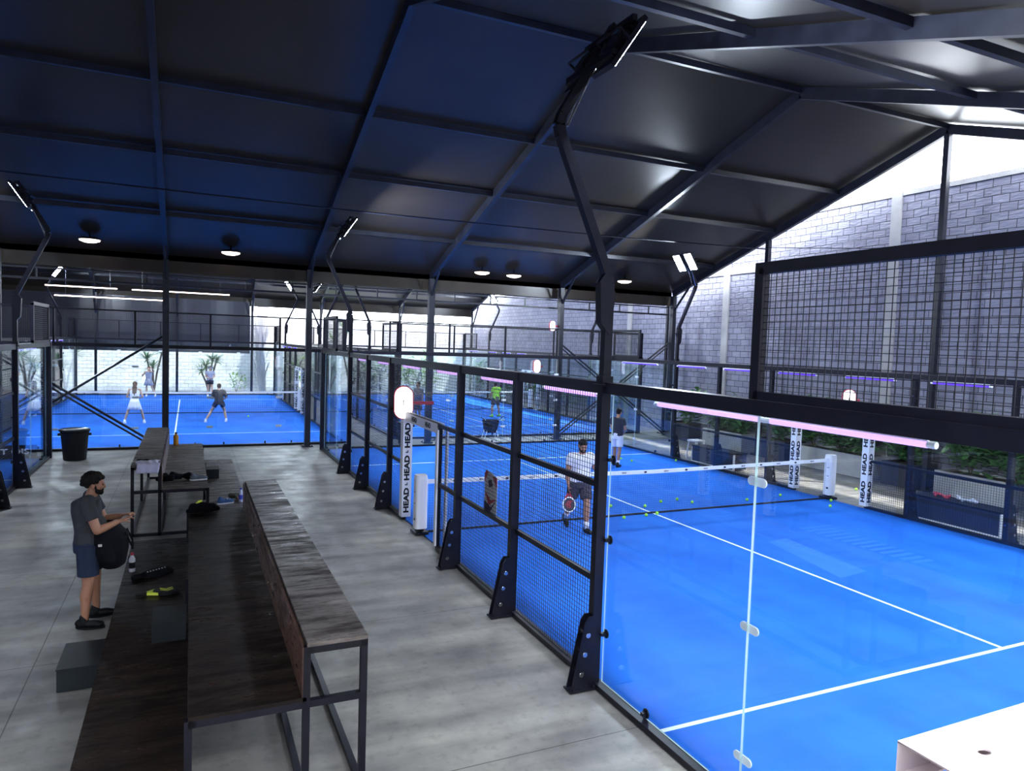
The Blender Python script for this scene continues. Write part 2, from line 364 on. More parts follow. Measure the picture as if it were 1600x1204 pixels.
# ------------------------------------------------------------------ courts
COURTS = {'near': (0,0), 'left': (-9.2,21.3), 'back': (2.8,21.9), 'side': (-17.2,0)}
for k, (x, y) in COURTS.items():
    t = struct(MB().box((x,y,-.012),(x+10,y+20,0)).build('court_turf', turf)); t.name = 'court_turf'
    L = MB()
    for yy in (3.05, 16.95): L.box((x,y+yy-.025,0),(x+10,y+yy+.025,.003))
    L.box((x+4.975,y+3.05,0),(x+5.025,y+16.95,.0032))
    lo = L.build('court_line', line_m, t)
# faint printed lettering on the turf of the near court
tp = [o for o in bpy.data.objects if o.name.startswith('court_turf')][0]
pr = MB()
for i in range(13): pr.box((7.05+.01*i,8.0-.19*i,0.0),(7.9-.02*i,8.1-.19*i,.002))
pr.build('turf_print', turf_print, tp)
MB().add([(5.75,7.55,.0015),(6.25,7.6,.0015),(6.0,5.7,.0015),(5.3,5.6,.0015)], [(0,1,2,3)]).add([(5.75,7.55,.0005),(6.25,7.6,.0005),(6.0,5.7,.0005),(5.3,5.6,.0005)], [(3,2,1,0)]).build('turf_print', turf_print, tp)

_mesh_cache = {}
def grid_me(w, h, cell=.05, t=.0045):
    k = (round(w,3), round(h,3), cell, t)
    if k not in _mesh_cache:
        mb = MB(); nx = max(1, round(w/cell)); nz = max(1, round(h/cell))
        def bar(a, b):
            (x0,y0,z0),(x1,y1,z1) = a, b
            mb.box((x0-t/2, y0-t/2, z0-t/2), (x1+t/2, y1+t/2, z1+t/2))
        for i in range(nx+1): bar((i*w/nx,0,0),(i*w/nx,0,h))
        for i in range(nz+1): bar((0,t,i*h/nz),(w,t,i*h/nz))
        _mesh_cache[k] = mb.mesh('wire_mesh', wire)
    return _mesh_cache[k]
def wire_panel(x0, x1, z0, z1, parent, y=0.03, t=.0045):
    o = link('wire_mesh', grid_me(x1-x0, z1-z0, t=t), parent); o.location = (x0, y, z0); return o
_gc = {}
def glass_pane(x0, x1, z0, z1, parent, y=0.0):
    k = (round(x1-x0,3), round(z1-z0,3))
    if k not in _gc:
        w, h = x1-x0-.012, z1-z0
        mb = MB().box((.006,0,0),(.006+w,.012,h))
        mb.m = [1,1,0,1,0,1]
        _gc[k] = mb.mesh('glass_pane', [glass, glass_edge])
    o = link('glass_pane', _gc[k], parent); o.location = (x0, y, z0); return o
_clip = None
def clip(x, z, parent, black=False, y=-.012):
    mb = MB()
    if black:
        mb.lathe([(.035,-.012),(.045,-.004),(.045,.006),(.03,.012)], (x,y,z), 14, axis='y'); mb.box((x-.02,y,z-.015),(x+.02,.05,z+.015))
        return mb.build('glass_clamp', steel, parent)
    for sx in (-1,1): mb.lathe([(.03,-.006),(.034,0),(.034,.008)], (x+sx*.06,y,z), 14, axis='y'); mb.lathe([(.014,-.02),(.014,.0)], (x+sx*.06,y,z), 6, 1, axis='y')
    mb.box((x-.06,y-.003,z-.033),(x+.06,y+.006,z+.033)); return mb.build('seam_clamp', [whitep, chrome], parent)
BOLT = MB().lathe([(.011,-.006),(.011,.006)], (0,0,0), 6, axis='y').mesh('bolt', chrome)
EYE = MB().lathe([(.024,-.056),(.026,-.054),(.026,.056),(.024,.058)], (0,0,0), 12, axis='x').mesh('bracket_eyelet', chrome)
def post(x, parent, z1=3.05, gusset=True, bolts=True):
    mb = MB().box((x-.045,.03,0),(x+.045,.13,z1))
    o = mb.build('post', steel, parent)
    if gusset:
        g = MB(); g.box((x-.075,.02,0),(x+.075,.37,.015))
        prof = [(.13,.015),(.35,.015),(.34,.09),(.22,.68),(.18,.74),(.13,.74)]
        for s in (-.05,.042):
            g.prism([(a,b) for a,b in prof], x+s, x+s+.008, 'yz')
        g.box((x-.045,.13,.015),(x+.045,.14,.7))
        for sx in (-1,1):
            for yy in (.1,.33): g.lathe([(.014,.015),(.014,.045)], (x+sx*.06,yy,0), 8)
        g.build('foot_bracket', steel, o)
        for zz, yy in ((.16,.24),(.36,.21),(.55,.18)):
            h = link('bracket_eyelet', EYE, o); h.location = (x,yy,zz)
    if bolts:
        for zz in (.35,1.0,1.55,2.0,2.6):
            b = link('bolt', BOLT, o); b.location = (x,.024,zz)
    return o
def led_tube(x0, x1, parent, y=-.06, z=2.905, m=None):
    o = MB().tube([(x0,y,z),(x1,y,z)], .022, 8).build('led_tube', m or led, parent, True)
    MB().tube([(x0-.05,y,z),(x0,y,z)], .021, 8).tube([(x1,y,z),(x1+.05,y,z)], .021, 8).box((x0,y-.01,z+.018),(x1,y+.01,z+.04)).build('tube_holder', whitep, o)
    return o
def side_fence(loc, rz, label, leds=(), upper_mesh=True, pads=True, print_='HEAD', detail=True, raised=((0,2),(18,20)), plain=False):
    f = thing('court_fence', label, 'court fence', loc, rz)
    for a, b in ((0,2),(2,4),(16,18),(18,20)): glass_pane(a+(.05 if a in (0,16) else 0), b-(.05 if b in (4,20) else 0), .06, 2.94, f)
    for x in (2, 18):
        for z in (.35,1.35,2.45): clip(x, z, f)
    for x in (4,16):
        for z in (.55,1.5,2.3,): clip(x+(-.07 if x == 4 else .07), z, f, True)
    for x in (.8, 3.2, 16.8, 19.2): clip(x, .1, f, True, .0)
    for a, b in ((4,6),(6,8),(12,14),(14,16)):
        for z0, z1 in ((.06,1.04),(1.1,2.0),(2.06,2.94)):
            if z0 > 1 and not upper_mesh: continue
            wire_panel(a+.05, b-.05, z0, z1, f)
    for a, b in ((8.05,8.93),(11.07,11.95)):
        wire_panel(a, b, .06, 1.04, f)
        if upper_mesh: wire_panel(a, b, 1.1, 2.0, f)
    if upper_mesh: wire_panel(8.05, 11.95, 2.06, 2.94, f)
    for x in (0,4,6,8,12,14,16,20): post(x, f, gusset=detail and x not in (0,20), bolts=detail)
    # rails and kerb
    r = MB()
    for a, b in ((4.05,8.93),(11.07,15.95)): r.box((a,.02,1.04),(b,.07,1.1))
    r.build('rail', steel, f)
    if upper_mesh: MB().box((4.05,.02,2.0),(15.95,.07,2.06)).build('rail', steel, f)
    for a, b in ((0,8.95),(11.05,20)): MB().box((a,-.01,0),(b,.09,.055)).build('kerb_rail', steel, f)
    MB().box((-.05,-.03,2.95),(20.05,.11,3.06)).build('top_beam', steel, f)
    # raised mesh bays at both ends
    for a, b in raised:
        m = MB().box((a-.04,.02,3.06),(a+.04,.08,4.0)).box((b-.04,.02,3.06),(b+.04,.08,4.0)).box((a-.04,.02,3.96),(b+.04,.08,4.04)).box((a-.04,.02,3.06),(b+.04,.08,3.12))
        fr = m.build('raised_frame', steel, f); wire_panel(a+.04, b-.04, 3.12, 3.96, fr, .05)
    if pads:
        for x, sgn in ((8.97,-1),(11.03,1)):
            MB().box((x-.03,.02,.0),(x+.03,.08,2.06)).build('gate_post', steel, f)
            if plain and sgn < 0:
                MB().box((x-.07,-.075,.06),(x+.02,-.05,1.97)).box((x-.03,.082,.06),(x+.05,.11,1.97)).build('gate_pad', white, f, label='plain white pad strips either side of a black post'); continue
            p = MB().box((x-.085,-.075,.06),(x+.085,.105,1.97)).build('gate_pad', white, f, label='white padded sleeve with printed letters')
            for i, z in enumerate((.38,1.0,1.62)):
                text('pad_lettering', print_, .135, rubber, basis((0,0,1),(0,1,0),(x-.087,.015,z)), p, wide=1.35, bold=.006)
                text('pad_lettering', print_, .135, rubber, basis((0,0,1),(0,-1,0),(x+.087,.015,z)), p, wide=1.35, bold=.006)
                text('pad_lettering', print_, .135, rubber, basis((0,0,1),(-1,0,0),(x,-.077,z)), p, wide=1.35, bold=.006)
                if i < 2: MB().box((x-.088,.0,z+.29),(x-.0855,.05,z+.31)).box((x-.088,.0,z+.31),(x-.0855,.015,z+.34)).build('pad_mark', rubber, p)
        p = MB().box((9.05,-.05,1.9),(10.95,-.005,2.06)).box((9.05,.075,1.9),(10.95,.081,2.06)).build('header_pad', white, f, label='white padded header with printed letters')
        for xx in (9.55, 10.35):
            text('pad_lettering', print_, .12, rubber, basis((1,0,0),(0,0,1),(xx,-.052,1.98)), p, bold=.003)
            text('pad_lettering', print_, .12, rubber, basis((-1,0,0),(0,0,1),(xx,.083,1.98)), p, bold=.003)
    for a, b in leds: led_tube(a, b, f, m=None if plain else led_far)
    return f
def end_fence(loc, rz, label, detail=True):
    f = thing('court_fence', label, 'court fence', loc, rz)
    for i in range(5): glass_pane(2*i, 2*i+2, .06, 2.94, f, .03)
    for i in range(1,5):
        for z in (.6,1.5,2.4): clip(2*i, z, f, y=.02)
    for i in range(5):
        for dx in (.4,1.6): MB().box((2*i+dx-.02,0,.05),(2*i+dx+.02,.03,.13)).build('glass_foot', steel, f)
    for x in (.02, 9.98):
        MB().box((x-.05,.04,0),(x+.05,.14,4.0)).build('post', steel, f)
    for i in range(1,5):
        MB().box((2*i-.025,.05,3.05),(2*i+.025,.1,4.0)).build('upright', steel, f)
    for i in range(5): wire_panel(2*i+.03, 2*i+1.97, 3.06, 3.98, f, .07, .004)
    MB().box((0,.02,2.95),(10,.12,3.05)).build('top_beam', steel, f)
    MB().box((0,.05,3.98),(10,.1,4.02)).build('upper_rail', steel, f)
    MB().box((0,-.01,0),(10,.12,.055)).build('kerb_rail', steel, f)
    return f
led1 = [(.75,1.95),(2.05,3.3),(4.35,5.52),(6.3,7.5),(8.35,9.5),(10.5,11.6),(12.5,13.6),(14.5,15.6)]
leds_r = [(20-b,20-a) for a, b in [(14.47,15.74),(12.5,13.65),(10.47,11.64),(8.4,9.61),(6.41,7.52),(4.4,5.5),(16.8,18.8)]]
side_fence((0,0,0), pi/2, 'left side fence of the nearest blue court, beside the bleachers, with lettered white gate pads', led1, plain=True)
side_fence((10,20,0), -pi/2, 'right side fence of the nearest blue court, in front of the planters', leds_r, upper_mesh=False)
end_fence((0,20,0), 0, 'glass end fence at the far end of the nearest court')
side_fence((.8,41.3,0), -pi/2, 'right side fence of the far left court where two women play', leds_r[:3], detail=False)
side_fence((-9.2,21.3,0), pi/2, 'left side fence of the far left court where two women play', [(4.4,5.5),(6.4,7.5),(12.4,13.5),(14.4,15.5)], detail=False)
end_fence((-9.2,41.3,0), 0, 'glass end fence at the back of the far left court, before the white wall')
end_fence((.8,21.3,0), pi, 'glass end fence of the far left court facing the bleachers')
side_fence((2.8,21.9,0), pi/2, 'left side fence of the far middle court with the player in lime shirt', [(6.4,7.5)], detail=False)
side_fence((12.8,41.9,0), -pi/2, 'right side fence of the far middle court, along the grey block wall', [(1.0,2.6),(4.4,5.5),(6.4,7.5),(8.4,9.5),(12.4,13.5),(14.4,15.5)], detail=False)
end_fence((2.8,41.9,0), 0, 'glass end fence at the back of the far middle court')
end_fence((12.8,21.9,0), pi, 'glass end fence of the far middle court facing the nearest court')
side_fence((-7.2,20,0), -pi/2, 'right side fence of the court at the left edge of the picture', [(1.0,2.2),(2.4,3.6)])
end_fence((-17.2,20,0), 0, 'glass end fence of the court at the left edge of the picture')

# ------------------------------------------------------------------ nets
def net(cx, cy, label, near=False):
    t = thing('padel_net', label, 'net', (cx,cy,0))
    mb = MB(); cell = .045 if near else .09; w = .0022 if near else .004
    zt = lambda x: .86+.04*abs(x-5)/5
    n = int(9.9/cell)
    for i in range(n+1): x = .05+i*cell; mb.box((x-w/2,-w/2,.02),(x+w/2,w/2,zt(x)))
    k = 0; z = .03
    while z < .86: mb.box((.05,-w/2,z-w/2),(9.95,w/2,z+w/2)); z += cell
    mb.build('net_mesh', netm, t)
    MB().prism([(.02,.88),(5,.835),(9.98,.88),(9.98,.955),(5,.91),(.02,.955)], -.014, .014).build('net_tape', white, t)
    MB().box((.02,-.02,0),(9.98,.02,.03)).build('net_hem', netm, t)
    for x in (-.04, 10.04):
        p = MB().box((x-.05,-.06,0),(x+.05,.06,1.0)).box((x-.12,-.16,0),(x+.12,.16,.05)).build('net_post', steel, t)
        MB().loft([(x,-.02,z,.115,.11) for z in (.1,.98)]+[(x,-.02,1.05,.1,.1)], 20, pw=3.5).build('post_pad', white, p)
        if near: MB().add([], []).box((x-.12,-.09,.25),(x-.116,-.03,.29)).box((x-.12,-.09,.55),(x-.116,-.03,.56)).box((x-.12,-.09,.75),(x-.116,-.03,.76)).build('pad_strap', rubber, p)
    if near:
        pr = None
        for i in range(18):
            x = .6+i*.52; z = .835+.045*abs(x-5)/5+.037
            if i % 2: text('tape_lettering', 'HEAD', .045, rubber, basis((1,0,0),(0,0,1),(x,-.0155,z)), t, bold=.001, depth=.001)
            else: MB().box((x-.03,-.0165,z-.018),(x+.03,-.0145,z+.018)).build('tape_mark', rubber, t)
net(0,10,'white-taped net across the nearest blue court', True)
net(-9.2,31.3,'net across the far left court between the women players')
net(2.8,31.9,'net across the far middle court behind the player in lime')
net(-17.2,10,'net of the court at the left edge of the picture')

# ------------------------------------------------------------------ floodlight poles
def lamp_pole(x, y, s, label, n=2):      # s = +1: court lies on +x side
    t = thing('floodlight_pole', label, 'floodlight pole', (x, y, 3.02))
    P = [(0,0,0),(0,0,1.0),(-.02*s,0,1.08),(-.58*s,0,2.32),(-.61*s,0,2.42),(-.58*s,0,2.52),(-.05*s,0,3.42)]
    # square section with bends
    mb = MB()
    for a, b in zip(P[:-1], P[1:]): mb.bar(a, b, .085, .085, up=(0,1,0))
    mb.build('pole', steel, t)
    MB().prism([(-.1*s,.62),(.0,.5),(.06*s,.9),(-.06*s,1.1),(-.12*s,1.0)], -.05, .05).build('bend_plate', steel, t)
    MB().box((-.09,-.09,0),(.09,.09,.02)).box((-.06,-.06,.02),(.06,.06,.1)).build('base_plate', steel, t)
    MB().bar((-.3*s,-.42,3.0),(-.3*s,.42,3.0),.05).bar((-.1*s,-.42,3.34),(-.1*s,.42,3.34),.05).build('cross_arm', steel, t)
    MB().tube([(-.55*s,.06,2.3),(-.35*s,.06,2.85),(-.1*s,.06,3.1)],.008,6).tube([(-.55*s,-.06,2.4),(-.2*s,-.1,3.2)],.008,6).build('cable', chrome, t)
    ang = -R(56)*s
    for k, yy in enumerate((-.27,.27)):
        hd = bpy.data.objects.new('floodlight', None)
        rot = M4.Rotation(ang, 3, 'Y')          # tilt the flat head towards the court
        c = V((-.14*s, yy, 3.1))
        b = MB().box((-.3,-.17,.0),(.3,.17,.045), rot=None)
        for i in range(7): b.box((-.22+i*.07,-.15,.045),(-.212+i*.07,.15,.085))
        b.box((-.09,-.08,.045),(.09,.08,.12)); b.bar((0,-.19,.02),(0,-.19,.17),.02).bar((0,.19,.02),(0,.19,.17),.02).bar((0,-.19,.17),(0,.19,.17),.02)
        b.v = [tuple(c+rot@V(v)) for v in b.v]
        h = b.build('floodlight', steel, t)
        l = MB().box((-.27,-.15,-.008),(.27,.15,.0)); l.v = [tuple(c+rot@V(v)) for v in l.v]; l.build('lens', lens_on, h)
        ld = bpy.data.lights.new('floodlight_lamp', 'AREA'); ld.shape = 'RECTANGLE'; ld.size = .5; ld.size_y = .28; ld.energy = FLOOD_W; ld.color = (.74,.85,1)
        ld.spread = R(170)
        lo = bpy.data.objects.new('floodlight_lamp', ld); C.objects.link(lo); lo.parent = t
        lo.location = c+rot@V((0,0,-.02)); lo.rotation_euler = (0, ang, 0)
    return t
for (k, side, a) in (('near','left','nearest'),('near','right','nearest'),('left','left','far left'),('left','right','far left'),('back','left','far middle'),('back','right','far middle'),('side','right','picture-edge')):
    cx, cy = COURTS[k]; x = cx+(-.08 if side == 'left' else 10.08); s = 1 if side == 'left' else -1
    for q, w in ((4,'near end'),(16,'far end')):
        lamp_pole(x, cy+q, s, 'bent floodlight pole on the %s fence of the %s court, %s' % (side, a, w))

# ------------------------------------------------------------------ bleachers
def bleacher(name, label, y0, y1, steps, risers, group=None):
    t = thing(name, label, 'bleacher', ((steps[0][0]+steps[-1][1])/2, (y0+y1)/2, 0)); L = t.location.copy()
    def B(mb): mb.v = [(a-L.x, b-L.y, c) for a,b,c in mb.v]; return mb
    for (xa, xb, z, m) in steps:
        B(MB().box((xa,y0,z-.03),(xb,y1,z))).build('tier_board', m, t)
        fr = MB()
        for y in (y0+.025, (y0+y1)/2, y1-.025):
            fr.bar((xa,y,z-.055),(xb,y,z-.055),.05)
        for x in (xa+.025, xb-.025): fr.bar((x,y0,z-.055),(x,y1,z-.055),.05)
        B(fr).build('tier_frame', steel, t)
    for (x, z0, z1) in risers:
        x += -.02 if steps[0][2] < steps[-1][2] else .02
        B(MB().box((x-.012,y0+.01,z0),(x+.012,y1-.01,z1-.03))).build('riser_board', wood_rise, t)
    xs = sorted({round(s[0],3) for s in steps}|{round(s[1],3) for s in steps})
    for x in xs:
        zt = max(s[2] for s in steps if s[0]-.01 <= x <= s[1]+.01)
        for y in (y0+.025, (y0+y1)/2, y1-.025):
            xx = min(max(x, xs[0]+.025), xs[-1]-.025)
            B(MB().box((xx-.025,y-.025,0),(xx+.025,y+.025,zt-.03))).build('leg', steel, t)
    fr = MB()
    for x in (xs[0]+.025, xs[-1]-.025, xs[1] if steps[0][2] > steps[-1][2] else xs[2]): fr.bar((x,y0,.025),(x,y1,.025),.05)
    for y in (y0+.025, y1-.025):
        fr.bar((xs[0],y,.025),(xs[-1],y,.025),.05)
        hi = max(steps, key=lambda s: s[2]); fr.bar((hi[0],y,.745),(hi[1],y,.745),.05)
    B(fr).build('base_frame', steel, t)
    return t
bleacher('bleacher', 'long three-tier dark board bleacher in the foreground', 3.2, 9.4,
         [(-4.51,-3.78,.4,wood_mid),(-3.78,-3.0,.8,wood_mid),(-3.0,-2.56,1.2,wood_top)], [(-3.0,.8,1.2)])
bleacher('bleacher', 'shorter three-tier bleacher behind, highest on its left, with a white towel on it', 11.15, 16.35,
         [(-4.65,-4.22,1.2,wood_top),(-4.22,-3.48,.8,wood_top),(-3.48,-2.83,.4,wood_top)], [(-4.22,.8,1.2)])
boxm = mat('step_box_paint', (.009,.012,.015), .45, spec=.3, noise=((4,4,4),(.016,.022,.026),.3,.7))
def stepbox(x0,x1,y0,y1,z0,z1,label):
    mb = MB().box((x0,y0,z0),(x1,y1,z1-.012)).box((x0-.006,y0-.006,z1-.012),(x1+.006,y1+.006,z1)); tag(mb.build('step_box', boxm), label, 'step')
stepbox(-4.9,-4.53,5.68,6.3,0,.22,'dark step box on the concrete floor beside the foreground bleacher')
stepbox(-4.1,-3.8,5.56,6.0,.4,.6,'dark step box on the lowest tier of the foreground bleacher')
stepbox(-3.46,-3.2,13.9,14.3,.4,.6,'dark step box on the lowest tier of the rear bleacher')
# ------------------------------------------------------------------ planters and plants along the right walkway
def planter(x0,x1,y0,y1,h,m,label,group):
    t = thing('planter', label, 'planter', ((x0+x1)/2,(y0+y1)/2,0), 0, group); a, b = (x1-x0)/2, (y1-y0)/2
    mb = MB().box((-a,-b,0),(a,-b+.06,h)).box((-a,b-.06,0),(a,b,h)).box((-a,-b+.06,0),(-a+.06,b-.06,h)).box((a-.06,-b+.06,0),(a,b-.06,h)).box((-a+.06,-b+.06,0),(a-.06,b-.06,.05))
    mb.build('planter_box', m, t); MB().box((-a+.06,-b+.06,.05),(a-.06,b-.06,h-.06)).build('soil', soil, t); return t
def leaf(mb, base, d, L, w, droop=.4, n=5):
    base = V(base); d = V(d).normalized(); sd = d.cross(V((0,0,1)));
    if sd.length < .1: sd = V((1,0,0))
    sd.normalize(); p = base.copy(); pts = []
    for i in range(n+1):
        t = i/n; ww = w*(sin(pi*min(.98, t*.85+.12)))**.7
        pts.append((p-sd*ww/2, p+V((0,0,-.15*ww)), p+sd*ww/2)); p = p+d*L/n; d = (d+V((0,0,-droop/n*(.5+t)))).normalized()
    o = len(mb.v)
    for a, b, c in pts: mb.v += [tuple(a), tuple(b), tuple(c)]
    for i in range(n):
        k = o+3*i; mb.f += [(k,k+1,k+4,k+3),(k+1,k+2,k+5,k+4)]; mb.m += [0,0]
def bush(x, y, z0, h, r, label, cat='plant', m=None, group=None, n=110, L=.3, w=.06, rnd=None, name='leafy_plant'):
    rn = random.Random(rnd or int(x*100+y*17)); t = thing(name, label, cat, (x,y,z0), 0, group)
    st = MB(); lf = MB()
    for i in range(5):
        a = rn.uniform(0,2*pi); tip = V((cos(a)*r*.5, sin(a)*r*.5, h*rn.uniform(.6,.85)))
        st.tube([(0,0,0), tip*.5+V((0,0,h*.08)), tip], .012, 5)
        for j in range(n//5):
            q = tip*(.35+.65*rn.random())+V((rn.gauss(0,.3)*r, rn.gauss(0,.3)*r, rn.gauss(0,.12)*h)); b = rn.uniform(0,2*pi)
            leaf(lf, q, (cos(b), sin(b), rn.uniform(-.1,1.0)), L*rn.uniform(.6,1.1), w*rn.uniform(.7,1.2), .9, 4)
    lf.v = [(min(a, 14.44-x), min(b_, 44.44-y), c) for a, b_, c in lf.v]
    st.build('stem', bark, t); lf.build('foliage', m or leafm, t); return t
def yucca(x, y, h, heads, label, group=None, m=None, L=.7):
    rn = random.Random(int(abs(x*31+y*7))); t = thing('yucca', label, 'plant', (x,y,0), 0, group); st = MB(); lf = MB()
    for i in range(heads):
        a = 2*pi*i/heads+.4; tip = V((cos(a)*.45, sin(a)*.2, h*(1-.18*(i % 3)))); st.tube([(0,0,0),(tip.x*.4,tip.y*.4,tip.z*.5),tip], .05, 8)
        for j in range(46):
            b = rn.uniform(0,2*pi); e = rn.uniform(-.35,1.3); leaf(lf, tip, (cos(b),sin(b),e), L*rn.uniform(.7,1.1), .055, .5, 4)
    lf.v = [(a, min(b_, 44.44-y), c) for a, b_, c in lf.v]
    st.build('trunk', bark, t); lf.build('foliage', m or leafm, t); return t
pl = [(19.2,20.6,1,'far end'),(16.4,18.4,0,''),(14.5,15.75,1,''),(11.5,14.2,0,''),(10.15,11.1,1,''),(7.9,9.6,0,''),(6.0,7.3,1,''),(4.25,5.6,0,'')]
names = ['dark planter box against the block wall, farthest along the right walkway','light concrete planter behind the white step stool on the right walkway',
 'dark planter box seen just over the net tape at right','long light concrete planter behind the right gate opening','dark planter with rubble beside the right gate opening',
 'light concrete planter behind the long dark bench box','dark planter box near the right picture edge','light concrete planter at the right picture edge, nearest of its row']
for (a,b,k,_), nm in zip(pl, names): planter(13.25,14.15,a,b,.62,conc_d if k else conc_l,nm,'planters along the right walkway')
rn = random.Random(3)
for i, (y, h, r, m) in enumerate(((3.9,1.3,.6,leafm),(5.2,1.45,.65,leafm),(6.5,1.2,.5,leafm),(7.9,1.5,.6,leafm),(9.0,1.6,.7,leafm),(10.6,1.0,.4,leafm),(11.9,1.3,.55,leafm),(12.8,1.2,.5,leafm),(13.8,1.45,.6,leafm),(15.2,1.2,.5,leafm),(16.8,1.4,.6,leafm),(17.9,1.2,.5,leafm),(19.8,1.5,.6,leafm))):
    where = ['in the nearest planter at the right picture edge','over the nearest right-hand planter','in the dark planter near the right edge','behind the left half of the dark bench box','in the planter above the dark bench box',
     'small and low beside the right gate','right of the net post in the gate opening','in the middle of the long planter','left end of the long planter by the net','over the dark planter above the net tape','in the planter behind the step stool','at the left end of that same planter','farthest along the right walkway'][i]
    bush(13.7, y, .5, h, r, 'green leafy plant '+where, m=m, group='plants in the right-hand planters', n=300, L=.42, w=.15)
for i, (x, y) in enumerate(((9.8,41.0),(11.0,43.5),(6.4,43.4),(9.3,43.5),(7.6,43.5),(2.2,43.5))):
    where = ['at the far corner of the grey wall','behind the far middle court, right of it','behind the lime-shirted player','tall behind the far middle court','behind the far middle court, left part','where the two far courts meet'][i]
    if i == 0: x, y = 13.5, 41.3
    bush(x, y, 0, 2.6, .9, 'green garden shrub '+where, 'shrub', leaf_y if i % 2 else leafm, 'shrubs by the far wall', n=170, L=.5, w=.09, name='garden_shrub')
for y, nm in ((25.5,'first'),(29.5,'second'),(33.5,'third'),(37.5,'last')):
    bush(13.75, y, 0, 2.0, .8, 'dark shrub against the grey wall beyond the far middle court, %s from this end' % nm, 'shrub', leafm, 'shrubs along the grey wall', n=150, L=.45, w=.08, name='garden_shrub')
yucca(-5.6, 43.2, 2.3, 3, 'two-headed yucca behind the player with raised arms', 'yuccas by the white wall')
yucca(-2.7, 43.3, 1.9, 4, 'bushy yucca behind the player in the grey top', 'yuccas by the white wall')
bush(-1.2, 43.2, 0, 1.5, .8, 'small lime green bush right of the bushy yucca', 'shrub', leaf_y, None, n=90, L=.4, w=.08, name='garden_shrub')
yucca(-9.9, 43.2, 2.1, 3, 'yucca seen through the glass at the left picture edge', 'yuccas by the white wall')
yucca(5.0, 43.6, 3.9, 2, 'tall spiky yucca rising between the far tent columns', 'yuccas by the white wall', L=1.0)
# palm trunk with old fronds outside the white wall gap
t = thing('palm_tree', 'grey palm trunk rising between the far columns', 'tree', (.35,44.05,0))
MB().tube([(0,0,0),(-.12,0,2),(-.05,0,4.2),(.1,0,8)], .28, 12, rs=[.22,.26,.34,.3]).build('trunk', mat('grey_bark', (.42,.42,.48), .9, bump=(14,1)), t)
lf = MB(); rn = random.Random(5)
for i in range(40): a = rn.uniform(pi,2*pi); leaf(lf, (-.1+.2*cos(a), .2*sin(a), rn.uniform(.4,3.2)), (cos(a)*.35, sin(a)*.3, .9), 1.2, .09, .2, 3)
lf.build('dry_frond', mat('dry_frond', (.5,.5,.55), .8), t)

# ------------------------------------------------------------------ right walkway furniture
benchm = mat('navy_bench_paint', (.02,.026,.06), .4, noise=((3,3,3),(.03,.038,.08),.3,.7))
def bench_box(y0, y1, label, x=10.95):
    t = thing('bench_box', label, 'bench', (x,(y0+y1)/2,0)); b = (y1-y0)/2
    MB().box((-.24,-b,.03),(.24,b-.45 if False else b,.46)).build('bench_body', benchm, t)
    MB().box((-.26,-b-.02,.46),(.26,b+.02,.5)).build('seat', steel, t)
    MB().box((-.26,-b-.03,0),(-.2,-b,.46)).box((-.26,b,0),(-.2,b+.03,.46)).box((-.26,-b,0),(-.24,b,.03)).build('end_frame', whitep, t)
bench_box(6.3, 8.1, 'long dark bench box outside the right fence, with clothes on top', 10.62)
bench_box(13.6, 15.4, 'dark bench box outside the right fence, behind the net', 10.62)
clothm = mat('light_cloth', (.5,.52,.62), .9, bump=(30,.5)); redcloth = mat('red_cloth', (.5,.05,.08), .9, bump=(30,.5))
def crumple(name, label, cat, loc, sz, m, seed=1, n=7, vox=.012, group=None):
    r_ = random.Random(seed); mb = MB()
    for i in range(n):
        c = V((r_.uniform(-1,1)*sz[0]*.5, r_.uniform(-1,1)*sz[1]*.5, sz[2]*r_.uniform(.3,.55))); q = c+V((r_.uniform(-1,1)*sz[0]*.35, r_.uniform(-1,1)*sz[1]*.35, r_.uniform(-.2,.2)*sz[2]))
        mb.cap(c, q, sz[2]*r_.uniform(.3,.5), sz[2]*r_.uniform(.2,.45), 10)
    o = blob(name, mb, m, None, vox, 2); zmin = min(v.co.z for v in o.data.vertices); o.location = (loc[0],loc[1],loc[2]-zmin+.001); tag(o, label, cat, group); return o
crumple('folded_jacket','pale folded jacket on the long dark bench box outside the right fence','clothing',(10.62,7.1,.5),(.3,.45,.09),clothm,3)
crumple('folded_towel','red cloth on the long dark bench box outside the right fence','towel',(10.62,7.65,.5),(.25,.3,.07),redcloth,4)
t = thing('step_stool', 'small white stool standing outside the right fence by the far glass', 'stool', (10.75,15.7,0))
MB().box((-.2,-.2,.55),(.2,.2,.6)).build('seat', whitep, t)
for a in (-1,1):
    for b in (-1,1): MB().bar((a*.16,b*.16,.55),(a*.2,b*.2,0),.035).build('leg', whitep, t)

# ------------------------------------------------------------------ round signs on the fences
def pill_sign(loc, label, rz=0, arm=.5, group='glowing oval signs on the fences', sc=1.0):
    t = thing('oval_sign', label, 'sign', loc, rz, group); prof = []
    for i in range(28):
        a = 2*pi*i/28; prof.append((.17*sc*cos(a), (.17*sin(a)+(.13 if sin(a) > 0 else -.13))*sc))
    MB().prism([(x*1.1,z*1.06) for x,z in prof], -.035, .035).build('sign_rim', red, t)
    MB().prism(prof, -.042, .042).build('sign_face', signglow, t, label='glowing white face with a small dark mark')
    MB().box((-.008,-.046,-.05),(.008,-.042,.06)).box((-.02,-.046,.02),(.0,-.042,.035)).build('sign_mark', rubber, t)
    MB().box((.17*sc,-.02,-.03),(.17*sc+arm,.02,.03)).build('sign_bracket', red, t)
    return t
pill_sign((-.1,10.99,2.24), 'glowing white oval sign above the lettered gate pad, nearest of its kind', R(-14), .4)
pill_sign((10.3,9.8,2.36), 'glowing white oval sign with red rim before the grey block wall', R(-40), .1, sc=.8)
